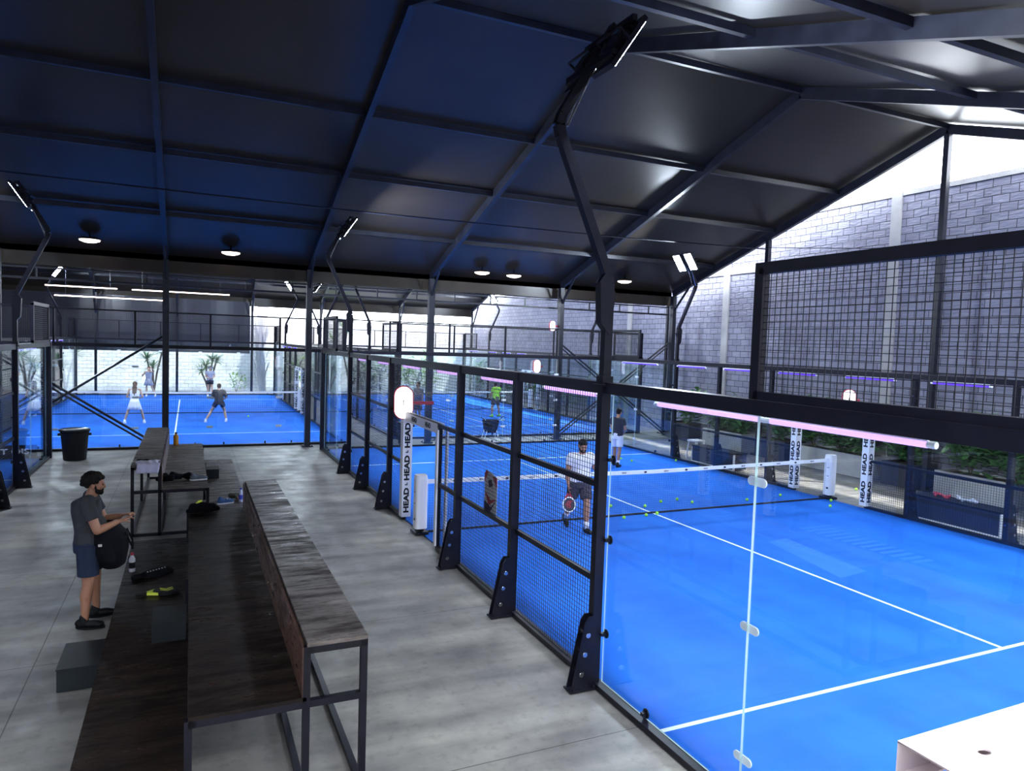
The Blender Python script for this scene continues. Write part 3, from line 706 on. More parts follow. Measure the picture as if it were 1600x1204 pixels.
pill_sign((8.06,21.72,2.62), 'small glowing oval sign behind the glass of the far middle court', 0, .1, sc=.8)
pill_sign((8.2,20.85,4.12), 'small glowing oval sign high by a tent column over the far middle court', 0, .12, sc=.6)
# picture card fixed to the left fence
t = thing('picture_card', 'red and white picture card fixed inside the mesh between two rails of the left fence', 'card', (.0,6.9,1.1))
MB().prism([(-.2,0),(.22,-.02),(.22,.5),(.16,.55),(-.2,.5)], -.012, -.002, 'yz').build('card_board', whitep, t)
MB().prism([(-.2,.36),(-.05,.5),(-.2,.5)], -.016, -.012, 'yz').prism([(.1,.53),(.22,.38),(.22,.5),(.16,.55)], -.016, -.012, 'yz').prism([(-.2,.2),(.05,.08),(.2,.24),(.0,.16)], -.016, -.012, 'yz').build('card_print', red, t)
MB().prism([(-.2,.2),(.0,.0),(.22,.0),(.22,.12),(-.02,.06)], -.0155, -.0125, 'yz').prism([(-.06,.36),(.06,.32),(.08,.42),(-.02,.44)], -.016, -.012, 'yz').build('card_print', mat('dark_print', (.02,.015,.08), .5), t)

# ------------------------------------------------------------------ tennis balls
bp = None
balls = [(4.01,10.3,'behind the fence post, nearest the net'),(4.12,9.75,'just right of the big fence post, before the net'),(4.42,10.71,'behind the net beside the fence post'),(4.69,9.8,'left of the centre line, before the net'),
 (5.0,9.86,'on the centre line before the net'),(5.15,10.49,'on the centre line behind the net'),(5.76,10.76,'behind the net, first right of the centre line'),(6.28,10.85,'behind the net, second right of the centre line'),(6.42,10.5,'behind the net, third right of the centre line'),
 (7.87,10.35,'behind the net alone left of the glass seam'),(9.05,10.51,'behind the net right of the glass seam'),(9.8,9.7,'at the foot of the right net post'),(9.28,9.27,'in front of the right net post'),
 (3.29,9.35,'beside the feet of the man in white'),(1.64,8.34,'on the turf behind the lower rail of the left fence'),(8.25,16.13,'at the feet of the man in the cap, left one'),(8.35,15.7,'right of the man in the cap'),(9.77,15.41,'by the white stool outside, inside the right fence'),
 (11.6,10.5,'out on the walkway behind the net tape')]
for x, y, w in balls:
    if bp is None:
        bp = MB().ell((0,0,0),(.034,.034,.034),None,16,10).build('padel_ball', yel, None, True); o = bp
    else: o = bp.copy(); C.objects.link(o)
    o.location = (x,y,.034); tag(o, 'yellow-green ball '+w, 'ball', 'loose padel balls')
for (x, y, w) in ((-1.5,29.5,'before the net of the far left court'),(1.5,20.6,'on the concrete beyond the nearest court')):
    o = bp.copy(); C.objects.link(o); o.location = (x,y,.034); tag(o, 'yellow-green ball '+w, 'ball', 'loose padel balls')

# ------------------------------------------------------------------ bins, cart, small things
def bin_(x, y, h, r, label):
    t = thing('waste_bin', label, 'bin', (x,y,0))
    MB().lathe([(r*.76,0),(r*.8,.01),(r*.97,h*.86),(r*1.0,h*.88),(r*1.0,h-.04),(r*1.08,h-.04),(r*1.09,h-.01),(r*1.02,h),(r*.98,h-.02),(r*.74,.05),(.01,.05)], n=32).build('bin_body', rubber, t, True)
    MB().lathe([(r*1.0,h+.001),(r*1.06,h+.008),(r*1.06,h+.012),(r*.95,h+.02),(r*.9,h-.02)], n=32).build('bin_liner', mat('bin_liner', (.03,.03,.035), .2), t, True)
    MB().box((-r*1.15,-.06,h-.16),(-r*.95,.06,h-.1)).box((r*.95,-.06,h-.16),(r*1.15,.06,h-.1)).build('handle', rubber, t)
bin_(-6.5,19.6,.8,.33,'black round waste bin on the concrete at the far left')
bin_(2.75,20.7,.72,.27,'dark waste bin behind the lettered gate pad')
t = thing('ball_cart', 'black bag ball cart on a white frame beyond the nearest court', 'cart', (5.85,20.75,0))
MB().loft([(0,0,.3,.16,.15),(0,0,.45,.24,.2),(0,0,.72,.27,.22),(0,0,.75,.25,.2)], 16, pw=4).build('ball_bag', blackcloth, t)
for a in (-1,1):
    MB().tube([(a*.3,-.12,0),(a*.1,-.14,.62),(a*.32,-.1,.82)], .013, 6).build('leg', whitep, t); MB().tube([(a*.3,.15,0),(a*.12,.12,.6)], .013, 6).build('leg', whitep, t)
    MB().tube([(a*.2,-.1,.72),(a*.42,-.1,.85)], .016, 6).build('handle', steel, t)
# orange bottle at the end of the rear bleacher
def bottle(name, x, y, z, h, r, m, capm, label, tilt=None, lab=None):
    t = thing(name, label, 'bottle', (x,y,z))
    MB().lathe([(r*.9,0),(r,.01),(r,h*.3),(r*.92,h*.4),(r,h*.5),(r,h*.68),(r*.55,h*.82),(r*.4,h*.86),(r*.4,h*.9)], n=20).build('bottle_body', m, t, True)
    MB().lathe([(r*.46,h*.88),(r*.5,h*.89),(r*.5,h*.97),(r*.4,h)], n=16).build('bottle_cap', capm, t, True)
    if lab: MB().lathe([(r*1.02,h*.2),(r*1.03,h*.21),(r*1.03,h*.5),(r*1.02,h*.51)], n=20).build('bottle_label', lab, t, True)
    return t
bottle('drink_bottle', -4.05, 16.2, .8, .3, .055, mat('orange_drink', (.8,.36,.03), .25), rubber, 'orange bottle with black cap at the far end of the rear bleacher')
bottle('drink_bottle', -4.42, 7.95, .4, .24, .036, whitep, red, 'white bottle with red cap on the lowest tier beside the standing man', lab=rubber)
bottle('drink_bottle', -2.92, 11.55, .4, .26, .035, mat('pale_plastic', (.55,.6,.8), .25), mat('blue_cap', (.03,.05,.5), .4), 'pale blue bottle on the lowest rear tier against the tall foreground tier', lab=mat('blue_label', (.04,.06,.55), .4))
yellow = mat('neon_yellow', (.75,.85,.08), .45)
# towel hanging over the rear bleacher top tier
tw = MB(); nx, ny = 14, 12; 
def tz(x,y): return .012+.006*sin(x*40)+.006*sin(y*31+x*9)
def drape(x0,x1,y0,y1,z,over,m,label,name='towel',thick=.012):
    mb = MB(); nx, ny = 16, 16; top = []; 
    for j in range(ny+1):
        for i in range(nx+1):
            u = i/nx; v = j/ny; x = x0+(x1-x0)*u+.02*sin(v*7); s_ = (y1-y0+over)*v-over; sag = .006*sin(u*19+v*5)+.005*sin(v*23)
            if s_ >= 0: p = (x, y0+s_, z+.016+sag)
            else: p = (x, y0-.022+sag, z+.010+s_)
            top.append(p)
    mb.v = top[:]
    for j in range(ny):
        for i in range(nx): k = j*(nx+1)+i; mb.f.append((k,k+1,k+nx+2,k+nx+1)); mb.m.append(0)
    o = mb.build(name, m, None, True, label); md = o.modifiers.new('thick', 'SOLIDIFY'); md.thickness = .008; tag(o, label, 'towel' if name == 'towel' else 'clothing'); return o
towelm = mat('lilac_white_towel', (.7,.68,.86), .95, bump=(80,.6))
drape(-4.58,-4.24,11.15,11.6,1.2,.14,towelm,'white lilac towel draped over the near end of the rear bleacher top tier')
crumple('black_strap','black strap lying across the white towel on the rear bleacher','strap',(-4.42,11.42,1.235),(.2,.06,.03),blackcloth,9,6,.006)
crumple('dark_jacket','black rumpled jacket on the middle tier of the rear bleacher','jacket',(-3.98,11.75,.8),(.42,.26,.13),blackcloth,11,12)
# shoe beside the jacket, grey sole
def shoe_mb(mb, c, d, L=.29, wd=.1, h=.1):
    pass
def shoe(name, label, cat, loc, rz, m, sole, parent=None, L=.29, tilt=0):
    t = thing(name, label, cat, loc, rz) if parent is None else parent
    mb = MB().ell((0,-.07,.055),(.042,.075,.055)).ell((0,.03,.05),(.046,.1,.042)).ell((0,.09,.04),(.045,.07,.032)).cap((0,-.09,.05),(0,-.09,.1),.038,.036)
    o = blob('shoe_upper', mb, m, t, .008, 2)
    s = MB().loft([(0,.0,0,.044,.148),(0,.0,.02,.046,.152)], 20, pw=2.6).build('shoe_sole', sole, t); return t
shoe('trainer','grey trainer lying on the middle tier of the rear bleacher beside the black jacket','shoe',(-3.62,11.75,.8),R(-80),mat('grey_shoe',(.12,.14,.17),.7),whitep)
# padel bag on the lowest rear tier
t = thing('sports_bag', 'black padel bag with yellow lining on the lowest rear tier', 'bag', (-3.5,10.0,.0))
bpy.data.objects.remove(t)
t = thing('sports_bag', 'black sports bag with a yellow flap on the far end of the foreground bleacher', 'bag', (-3.58,9.2,.8), R(8)); t.scale = (.6,.75,.85)
blob('bag_body', MB().cap((-.25,0,.09),(.22,.02,.08),.09,.075).cap((-.3,-.02,.05),(-.36,.03,.04),.05,.035).cap((.2,.0,.07),(.34,.0,.05),.065,.04).cap((-.1,.02,.12),(.1,.02,.11),.07,.06), blackcloth, t, .012, 3)
blob('bag_flap', MB().cap((-.12,.0,.19),(-.04,.02,.2),.025,.018).cap((-.16,.0,.17),(-.1,.02,.2),.018,.02), yellow, t, .006, 1)
MB().tube([(-.3,-.03,.1),(-.2,-.1,.06),(0,-.13,.02),(.2,-.1,.03),(.3,0,.08)], .012, 6).build('strap', blackcloth, t)
# blue cap / shoe pair, ball tube
t = thing('trainer', 'blue and white trainer on the lowest rear tier', 'shoe', (-3.18,11.5,.4), R(-75)); shoe('','','',(0,0,0),0,mat('blue_shoe',(.03,.1,.28),.6),whitep,t)
MB().box((-.03,.02,.08),(.03,.035,.092)).box((-.03,.06,.07),(.03,.075,.082)).build('stripe', whitep, t)
o = crumple('small_pouch','dark pouch on the lowest rear tier between the trainer and the bottle','pouch',(-3.02,11.78,.4),(.14,.14,.12),mat('olive_cloth',(.06,.055,.03),.8),6,7,.01)
o = bp.copy(); C.objects.link(o); o.location = (-3.04,11.95,.434); tag(o, 'yellow ball on the lowest rear tier beside the dark pouch', 'ball', 'loose padel balls')
crumple('skin_toned_cloth','small pale pink cloth on the lowest rear tier beside the bottle','cloth',(-2.93,11.75,.4),(.06,.12,.06),mat('pink_cloth',(.4,.2,.17),.8),8,5,.008)

def racket(name, label, loc, rz, frame_m, face_m, accent, tilt=0, cat='racket', parent=None):
    t = parent or thing(name, label, cat, loc, rz)
    if tilt: t.rotation_euler = (tilt,0,rz)
    pts = []
    for i in range(30):
        a = 2*pi*i/30; pts.append((.125*sin(a)*(1 if cos(a) > -.4 else .96), .145+.14*cos(a)+.0))
    n = len(pts); MB().prism(pts, 0.0, .034, 'xy').build('racket_frame', frame_m, t)
    f = MB().prism([(x*.86,.145+(y-.145)*.86) for x,y in pts], .034, .037, 'xy').prism([(x*.86,.145+(y-.145)*.86) for x,y in pts], -.003, 0, 'xy'); f.build('racket_face', face_m, t)
    h = MB()
    for i in range(-3,4):
        for j in range(-3,4):
            if i*i+j*j < 11: h.lathe([(.006,.037),(.006,.038)], (i*.026,.15+j*.026,0), 8)
    h.build('racket_holes', rubber, t)
    MB().bar((-.075,.05,.017),(-.014,-.06,.017),.02,.03).bar((.075,.05,.017),(.014,-.06,.017),.02,.03).bar((-.02,-.02,.017),(.02,-.02,.017),.02,.03).build('racket_throat', accent, t)
    MB().tube([(0,-.05,.017),(0,-.175,.017)], .016, 10).build('racket_grip', rubber, t)
    a = MB()
    for k in (0,1,2): a.bar((-.06+.035*k,.08,.0385),(.0+.035*k,.14+.0,.0385),.012,.002).bar((.0+.035*k,.14,.0385),(-.04+.035*k,.21,.0385),.012,.002)
    a.build('racket_stripe', accent, t); return t
racket('padel_racket','black and neon yellow padel racket lying on the lowest foreground tier',(-4.15,7.0,.404),R(-80),rubber,rubber,yellow)
t = thing('racket_cover','black racket cover with white lettering on the lowest foreground tier','racket cover',(-4.15,7.75,.4),R(35))
MB().loft([(.02,0,.0,.2,.13),(.02,0,.035,.19,.12),(.02,0,.055,.15,.08)], 28, pw=2.3).build('cover_body', blackcloth, t, True)
MB().tube([(-.15,0,.03),(-.3,0,.03)], .03, 10).build('cover_sleeve', blackcloth, t, True)
mk = MB()
for i in range(7): mk.bar((-.11+.038*i,-.012,.0555),(-.095+.038*i,.014,.0555),.016,.003)
mk.build('cover_print', whitep, t)

# ------------------------------------------------------------------ white folded channel at the viewpoint's railing
wc = thing('folded_channel', 'white folded metal channel with round holes in the bottom right corner', 'metal channel', (0,0,0))
cu = bpy.data.curves.new('plate', 'CURVE'); cu.dimensions = '2D'; cu.fill_mode = 'BOTH'; cu.extrude = .002
def spl(pts):
    s = cu.splines.new('POLY'); s.points.add(len(pts)-1); s.use_cyclic_u = True
    for p, q in zip(s.points, pts): p.co = (*q, 0, 1)
spl([(-2.447,-1.35),(-1.0,-1.35),(-1.0,-.95),(-2.447,-.95)])
for i in range(9):
    for x, y in ((-2.315+.155*i-.0,-1.045),):
        spl([(x+.016*cos(a*pi/9), y+.011*sin(a*pi/9)) for a in range(18)])
o = bpy.data.objects.new('x', cu); C.objects.link(o); dg = bpy.context.evaluated_depsgraph_get(); me = bpy.data.meshes.new_from_object(o.evaluated_get(dg)); bpy.data.objects.remove(o)
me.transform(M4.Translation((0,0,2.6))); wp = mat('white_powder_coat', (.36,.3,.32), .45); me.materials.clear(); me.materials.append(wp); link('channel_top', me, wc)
MB().box((-2.447,-.954,2.53),(-1.0,-.95,2.6)).box((-2.447,-.98,2.53),(-1.0,-.954,2.534)).box((-2.447,-1.35,2.53),(-1.0,-1.346,2.6)).build('channel_flange', wp, wc)

# ------------------------------------------------------------------ added reflection glows, edge-of-court banner
for i, (x, y) in enumerate(((-6.2,20.0),(-2.71,20.1),(5.09,20.1),(6.28,20.15),(10.6,19.9),(9.9,20.0))):  # glowing domes added to stand for reflections in the roof membrane
    t = thing('reflection_dome', 'added glowing dome for a roof reflection, %s' % ['largest, over the black waste bin','right of the second tent column','left of the pair over the nearest court','right of the pair over the nearest court','beside the bent pole at right','dim one left of the bent pole'][i], 'reflection glow', (x,y,zr(y)-.06), 0, 'roof reflection glows under the eave')
    MB().lathe([(.02,.2),(.025,.07),(.2,.06),(.26,.02),(.27,0),(.26,0)], n=20).build('glow_backing', steel, t, True); MB().lathe([(.25,0),(.24,-.03),(.13,-.07),(.02,-.08)], n=20).build('glow_face', warm, t, True)
for i, (x0,x1,y,z) in enumerate(((-9.6,-6.8,35.33,5.38),(-6.2,-2.0,35.33,5.38),(-9.6,-5.0,37.73,5.05))):  # glowing strips added in place of reflections on the shade sheet
    t = thing('reflection_strip', 'added thin glowing strip for reflections on the shade sheet, %s' % ['upper left one','upper right one','lower one'][i], 'reflection glow', ((x0+x1)/2,y,z), 0, 'reflection strips over the far left court')
    a = (x1-x0)/2; MB().box((-a,-.04,0),(a,.04,.05)).build('glow_backing', steel, t); MB().box((-a,-.035,-.05),(a,.035,0)).build('glow_face', warm, t)
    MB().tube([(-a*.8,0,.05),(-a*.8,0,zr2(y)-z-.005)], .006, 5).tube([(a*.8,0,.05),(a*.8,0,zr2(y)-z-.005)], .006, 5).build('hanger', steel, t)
t = thing('court_banner', 'low black banner with white letters behind the glass at the left picture edge', 'banner', (-8.1,19.7,0))
MB().box((-1.2,-.01,.06),(.75,.01,.4)).build('banner_cloth', rubber, t); text('banner_lettering', 'AIT OIS', .2, whitep, basis((1,0,0),(0,0,1),(.15,-.013,.23)), t, wide=1.3, bold=.004)
t = thing('metal_cabinet', 'low grey metal box at the left picture edge beside the court fence', 'cabinet', (-7.25,13.0,0))
MB().box((-.2,-.7,0),(.28,.7,.42)).build('cabinet_body', mat('grey_metal', (.12,.12,.13), .4, .5), t); MB().box((-.22,-.72,.42),(.3,.72,.45)).build('cabinet_lid', mat('pale_metal', (.35,.35,.37), .35, .6), t)
MB().lathe([(.014,.28),(.014,.3)], (0,.55,.1), 8, axis='x').build('bolt', chrome, t)
# balcony floor and parapet behind the viewpoint are out of the picture; brick building closes the near end
struct(MB().box((-19.4,-6.25,-.012),(WX,-6,6.5)).build('wall_near', brick_gx))
# ------------------------------------------------------------------ people
def hand(mb, w, d, n, s, curl=.35, sc=1.0, spread=.06):
    """w wrist, d finger direction, n palm normal (palm faces n), s: +1 thumb on the side d x n"""
    w = V(w); d = V(d).normalized(); n = V(n); n = (n-d*n.dot(d)).normalized(); sd = d.cross(n)*s
    for k, (o, L) in enumerate(((.03,.078),(.010,.084),(-.010,.08),(-.029,.072))):
        mb.cap(w+sd*o*.7*sc, w+d*L*sc+sd*o*sc, .015*sc, .0115*sc, 10)
    for k, (o, L) in enumerate(((.031,.07),(.0105,.078),(-.0105,.073),(-.030,.057))):
        p = w+d*.085*sc+sd*o*sc; dd = (d+sd*(o*spread*25)).normalized(); c = curl*(1+.12*k)
        for j, f in enumerate((.44,.31,.25)):
            q = p+dd*L*f*sc; mb.cap(p, q, (.0095-.0009*j)*sc, (.0088-.0009*j)*sc, 8); p = q; ax = c*1.0; dd = (dd*cos(ax)+n*sin(ax)).normalized()
    p = w+d*.022*sc+sd*.026*sc; dd = (d*.75+sd*.5+n*.35).normalized()
    for L, r in ((.034,.0125),(.026,.0105),(.02,.009)):
        q = p+dd*L*sc; mb.cap(p, q, r*sc, r*.9*sc, 8); p = q; dd = (dd+n*.35*curl*2+d*.25).normalized()
def lerp(a, b, t): return V(a)*(1-t)+V(b)*t
def person(label, loc, rz, J, H=1.75, build=1.0, top=None, topkind='tee', bottom=None, hair=None, hairkind='short', shoes=None, sock=None, skinm=skin, vox=.012, beard=None,
           look=(0,1,0), cap=None, sleeves=.55, shorts_len=.75, skirt=None, racket_=None, curls=(.35,.35), extras=None, handn=None):
    t = thing('person', label, 'person', loc, rz, None); sc = H/1.78
    D = dict(pel=(0,0,.96), chest=(0,0,1.30), neck=(0,-.005,1.49), head=(0,.025,1.655),
             shl=(-.185,0,1.43), elbl=(-.24,-.02,1.14), wrl=(-.25,.06,.89), shr=(.185,0,1.43), elbr=(.24,-.02,1.14), wrr=(.25,.06,.89),
             hipl=(-.095,0,.93), knl=(-.11,.02,.5), anl=(-.12,-.02,.09), hipr=(.095,0,.93), knr=(.11,.02,.5), anr=(.12,-.02,.09))
    D.update(J); P = {k: V(v)*sc for k, v in D.items()}
    b = build*sc
    body = MB()
    def torso(mb, e, z0=None, z1=None):
        pel, ch, nk = P['pel'], P['chest'], P['neck']; rows = []
        for tt, rx, ry in ((-.28,.145,.105),(0,.165,.118),(.35,.15,.105),(.7,.158,.112),(1,.178,.122),(1.3,.19,.115)):
            c = pel+(ch-pel)*tt; rows.append((c.x,c.y,c.z,rx*b+e,ry*b+e))
        c = lerp(ch, nk, .85); rows.append((c.x,c.y,c.z,.13*b+e,.085*b+e)); c = lerp(ch, nk, 1.02); rows.append((c.x,c.y,c.z,.07*b+e*.6,.062*b+e*.6))
        if z0 is not None: rows = rows[z0:z1]+([tuple(rows[7][:3])+(.085*b,.072*b)] if z1 == 8 else [])
        mb.loft(rows, 24, pw=2.3)
    torso(body, 0)
    if build > 1.08: body.ell(lerp(P['pel'],P['chest'],.4)+V((0,.045*sc,0)), (.14*b,.12*b,.16*sc))
    nkb = P['neck']; hd = P['head']; body.cap(nkb-V((0,0,.06*sc)), lerp(nkb, hd, .6), .062*b, .056*sc)
    lk = V(look).normalized(); side = lk.cross(V((0,0,1))).normalized(); upv = side.cross(lk).normalized()
    HR = M4((( side.x,lk.x,upv.x),(side.y,lk.y,upv.y),(side.z,lk.z,upv.z)))     # head axes: x right, y face, z up
    hp = lambda x,y,z: hd+HR@V((x,y,z))*sc
    body.ell(hp(0,-.018,.035),(.077*sc,.095*sc,.09*sc),HR,20,12).ell(hp(0,.012,-.01),(.067*sc,.078*sc,.088*sc),HR,18,12).ell(hp(0,.035,-.065),(.048*sc,.05*sc,.045*sc),HR)
    body.ell(hp(0,.072,-.088),(.022*sc,.016*sc,.017*sc),HR).cap(hp(0,.084,.022),hp(0,.102,-.018),.009*sc,.012*sc,8).ell(hp(.011,.094,-.022),(.009*sc,.011*sc,.008*sc),HR).ell(hp(-.011,.094,-.022),(.009*sc,.011*sc,.008*sc),HR)
    body.cap(hp(-.045,.078,.034),hp(.045,.078,.034),.011*sc,None,8).cap(hp(-.018,.089,-.052),hp(.018,.089,-.052),.0075*sc,None,8).cap(hp(-.016,.088,-.063),hp(.016,.088,-.063),.0075*sc,None,8)
    for s_ in (-1,1): body.ell(hp(s_*.038,.06,-.018),(.024*sc,.02*sc,.026*sc),HR).ell(hp(s_*.08,-.012,-.005),(.009*sc,.02*sc,.032*sc),HR)
    for s_, e in (('l',-1),('r',1)):
        sh, el, wr = P['sh'+s_], P['elb'+s_], P['wr'+s_]; body.cap(lerp(P['neck'],sh,.45)-V((0,0,.03*sc)), sh, .06*b, .062*b); body.cap(sh, el, .054*b, .042*b); body.cap(el, lerp(el,wr,.35), .041*b, .041*b); body.cap(lerp(el,wr,.3), wr, .041*b, .026*sc)
        d = (wr-el).normalized(); nn = V(handn[e > 0]) if handn and handn[e > 0] else V((-e,0,0)); s2 = 1 if (d.cross((nn-d*nn.dot(d)).normalized())).dot(V((0,1,.3))) > 0 else -1
        hand(body, wr, d, nn, s2, curls[e > 0], sc*1.02)
        hi, kn, an = P['hip'+s_], P['kn'+s_], P['an'+s_]; body.cap(hi, kn, .086*b, .056*b); body.cap(kn, lerp(kn,an,.35)+V((0,-.012*sc,0)), .053*b, .056*b); body.cap(lerp(kn,an,.3)+V((0,-.012*sc,0)), an, .055*b, .036*sc)
    blob('body', body, skinm, t, vox, 3)
    e = MB()
    for s_ in (-1,1): e.ell(hp(s_*.031,.079,.013),(.012*sc,.009*sc,.008*sc),HR,8,6)
    e.build('eyes', rubber, t, True)
    # clothes
    if top:
        c = MB(); torso(c, .016*sc, 0, 7 if topkind == 'tank' else 8)
        if build > 1.08: c.ell(lerp(P['pel'],P['chest'],.4)+V((0,.048*sc,0)), (.155*b,.135*b,.18*sc))
        for s_ in ('l','r'):
            sh, el = P['sh'+s_], P['elb'+s_]
            if topkind != 'tank': c.cap(lerp(P['neck'],sh,.4)-V((0,0,.03*sc)), sh, .074*b, .074*b); q = lerp(sh,el,sleeves); c.frus(sh, q, .073*b, .068*b)
            if topkind == 'long': c.cap(sh, el, .066*b, .056*b); c.frus(el, lerp(el,P['wr'+s_],.92), .054*b, .04*b)
        blob('top', c, top, t, vox*.9, 3)
    if bottom:
        c = MB(); pel = P['pel']; ch = P['chest']
        c.loft([(pel.x,pel.y,pel.z+.07*sc,.165*b,.125*b),(pel.x,pel.y,pel.z-.02*sc,.185*b,.14*b),(pel.x,pel.y,pel.z-.12*sc,.175*b,.135*b)], 24)
        for s_ in ('l','r'):
            hi, kn = P['hip'+s_], P['kn'+s_]; q = lerp(hi, kn, shorts_len); c.frus(hi, q, .112*b, .098*b)
        blob('shorts', c, bottom, t, vox*.9, 3)
    if skirt:
        c = MB(); pel = P['pel']; n = 48; rows = [(.09,.15,.12,0),(-.02,.18,.15,.01),(-.14,.215,.19,.03),(-.3,.25,.22,.06)]
        for dz, rx, ry, wv in rows:
            for k in range(n): a = 2*pi*k/n; w_ = 1+wv*sin(a*12); c.v.append((pel.x+rx*sc*w_*cos(a), pel.y+ry*sc*w_*sin(a), pel.z+dz*sc))
        for i in range(3):
            for k in range(n): c.f.append((i*n+k,i*n+(k+1)%n,(i+1)*n+(k+1)%n,(i+1)*n+k)); c.m.append(0)
        o = c.build('skirt', skirt, t, True); md = o.modifiers.new('thick','SOLIDIFY'); md.thickness = .008
    for s_ in ('l','r'):
        an, kn = P['an'+s_], P['kn'+s_]
        toe = V(J.get('toe'+s_, (0,1,0))).normalized(); sd = toe.cross(V((0,0,1))); sd = sd.normalized() if sd.length > .1 else V((1,0,0)); up = sd.cross(toe)
        F = M4(((sd.x,toe.x,up.x),(sd.y,toe.y,up.y),(sd.z,toe.z,up.z))); g = an-up*.085*sc
        q = lambda x,y,z: g+F@V((x,y,z))*sc
        mb = MB().ell(q(0,-.03,.055),(.045*sc,.075*sc,.055*sc),F).ell(q(0,.07,.048),(.05*sc,.1*sc,.04*sc),F).ell(q(0,.135,.04),(.046*sc,.065*sc,.032*sc),F).cap(q(0,-.01,.07),q(0,-.015,.115),.05*sc,.045*sc)
        blob('shoe', mb, shoes or rubber, t, vox*.8, 2)
        so = MB(); rows = [(.0,1.0),(.018,1.05)]
        n = 22; so.v = [tuple(q(.05*f*cos(2*pi*k/n), .055+.148*f*sin(2*pi*k/n), z)) for z, f in rows for k in range(n)]
        so.f = [(k,(k+1)%n,(k+1)%n+n,k+n) for k in range(n)]+[tuple(reversed(range(n))), tuple(range(n,2*n))]; so.m = [0]*len(so.f); so.build('sole', whitep if shoes in (whitep,) else rubber, t)
        if sock: MB().frus(an-V((0,0,.02*sc)), lerp(an, kn, .28), .047*sc, .052*sc).build('sock', sock, t, True)
    if hair:
        c = MB(); r_ = random.Random(4)
        if hairkind == 'curly':
            for i in range(330):
                th = r_.uniform(0,2*pi); ph = math.acos(r_.uniform(-.45,1)); p = V((sin(ph)*cos(th)*.09, sin(ph)*sin(th)*.11-.026, cos(ph)*.105+.034))
                if p.y > .02 and p.z < .075: continue
                if p.z < .03 and p.y > -.035: continue
                c.ell(hp(*p), (r_.uniform(.013,.026)*sc,)*3, None, 8, 6)
        else:
            c.ell(hp(0,-.026,.046),(.084*sc,.1*sc,.09*sc),HR,20,12).ell(hp(0,-.05,.0),(.074*sc,.07*sc,.08*sc),HR)
            if hairkind == 'long': c.cap(hp(0,-.09,.03),hp(0,-.13,-.12),.05*sc,.06*sc).cap(hp(0,-.12,-.12),hp(0,-.13,-.42),.06*sc,.035*sc).cap(hp(.04,-.12,-.1),hp(.05,-.13,-.34),.045*sc,.03*sc).cap(hp(-.04,-.12,-.1),hp(-.05,-.13,-.36),.045*sc,.03*sc)
            if hairkind == 'bun': c.ell(hp(0,-.12,.07),(.04*sc,.04*sc,.04*sc))
        blob('hair', c, hair, t, .0055 if hairkind == 'curly' else min(vox,.009), 1)
    if beard:
        c = MB()
        for a in range(-10,11):
            th = a/10*1.45; c.ell(hp(.06*sin(th), .02+.06*cos(th), -.078+.012*abs(th)), (.016*sc,.016*sc,.026*sc), None, 8, 6)
            c.ell(hp(.05*sin(th), .02+.05*cos(th), -.098+.016*abs(th)), (.014*sc,.014*sc,.016*sc), None, 8, 6)
        for sg in (-1,1): c.cap(hp(sg*.066,.025,-.055),hp(sg*.073,-.002,.02),.013*sc,.008*sc,8); c.cap(hp(sg*.03,.082,-.042),hp(sg*.036,.074,-.08),.008*sc,.011*sc,8)
        c.cap(hp(-.028,.088,-.04),hp(.028,.088,-.04),.008*sc,None,8)
        blob('beard', c, beard, t, .007, 1)
    if cap:
        MB().ell(hp(0,-.02,.06),(.088*sc,.105*sc,.08*sc),HR,20,12).build('cap_crown', cap, t, True)
        c = MB().ell(hp(0,.11,.055),(.07*sc,.075*sc,.01*sc),HR); c.build('cap_peak', cap, t, True)
    if extras: extras(t, P, sc)
    return t
grey_tee = mat('charcoal_tee', (.035,.036,.042), .9, bump=(40,.3)); navy = mat('navy_shorts', (.012,.022,.055), .85, bump=(40,.3)); whitecl = mat('white_cloth', (.75,.74,.82), .9, bump=(30,.3))
darkgrey = mat('dark_grey_cloth', (.05,.045,.065), .9, bump=(30,.3)); lime = mat('lime_cloth', (.35,.7,.03), .85); dkblue = mat('dark_tee', (.02,.022,.035), .9); greycl = mat('grey_cloth', (.3,.31,.4), .9)
# 1: the man with the bag (faces +x)
person('man in charcoal tee and navy shorts standing beside the foreground bleacher', (-4.82,7.42,0), -pi/2,
       dict(pel=(0,-.01,.97), chest=(0,-.03,1.31), neck=(0,.0,1.47), head=(0,.055,1.605), shl=(-.2,-.01,1.44), elbl=(-.26,.12,1.14), wrl=(-.15,.31,1.2), shr=(.2,-.01,1.44), elbr=(.25,.1,1.13), wrr=(.15,.31,1.2),
            hipl=(-.11,0,.94), knl=(-.15,.04,.5), anl=(-.17,.05,.09), hipr=(.11,0,.94), knr=(.14,.0,.5), anr=(.16,-.03,.09), toel=(-.15,1,0), toer=(.2,1,0)),
       H=1.8, build=1.12, top=grey_tee, bottom=navy, hair=hairm, hairkind='curly', beard=hairm, shoes=rubber, vox=.006, look=(0,1,-.12), sleeves=.6, shorts_len=.78, curls=(.75,.75), handn=((0,0,-1),(0,0,-1)))
t = thing('sports_bag', 'large black bag held open against the belly of the man in the charcoal tee', 'bag', (-4.65,7.42,0), -pi/2)
blob('bag_body', MB().loft([(0,.06,.64,.1,.08),(0,.06,.69,.2,.14),(0,.04,.86,.26,.19),(0,.04,1.02,.25,.19),(0,.0,1.13,.2,.14),(0,-.02,1.17,.14,.1)], 28, pw=2.5).cap((-.2,.04,.9),(-.25,.04,.8),.07,.06).cap((.2,.04,.92),(.25,.05,.8),.07,.06), blackcloth, t, .01, 4)
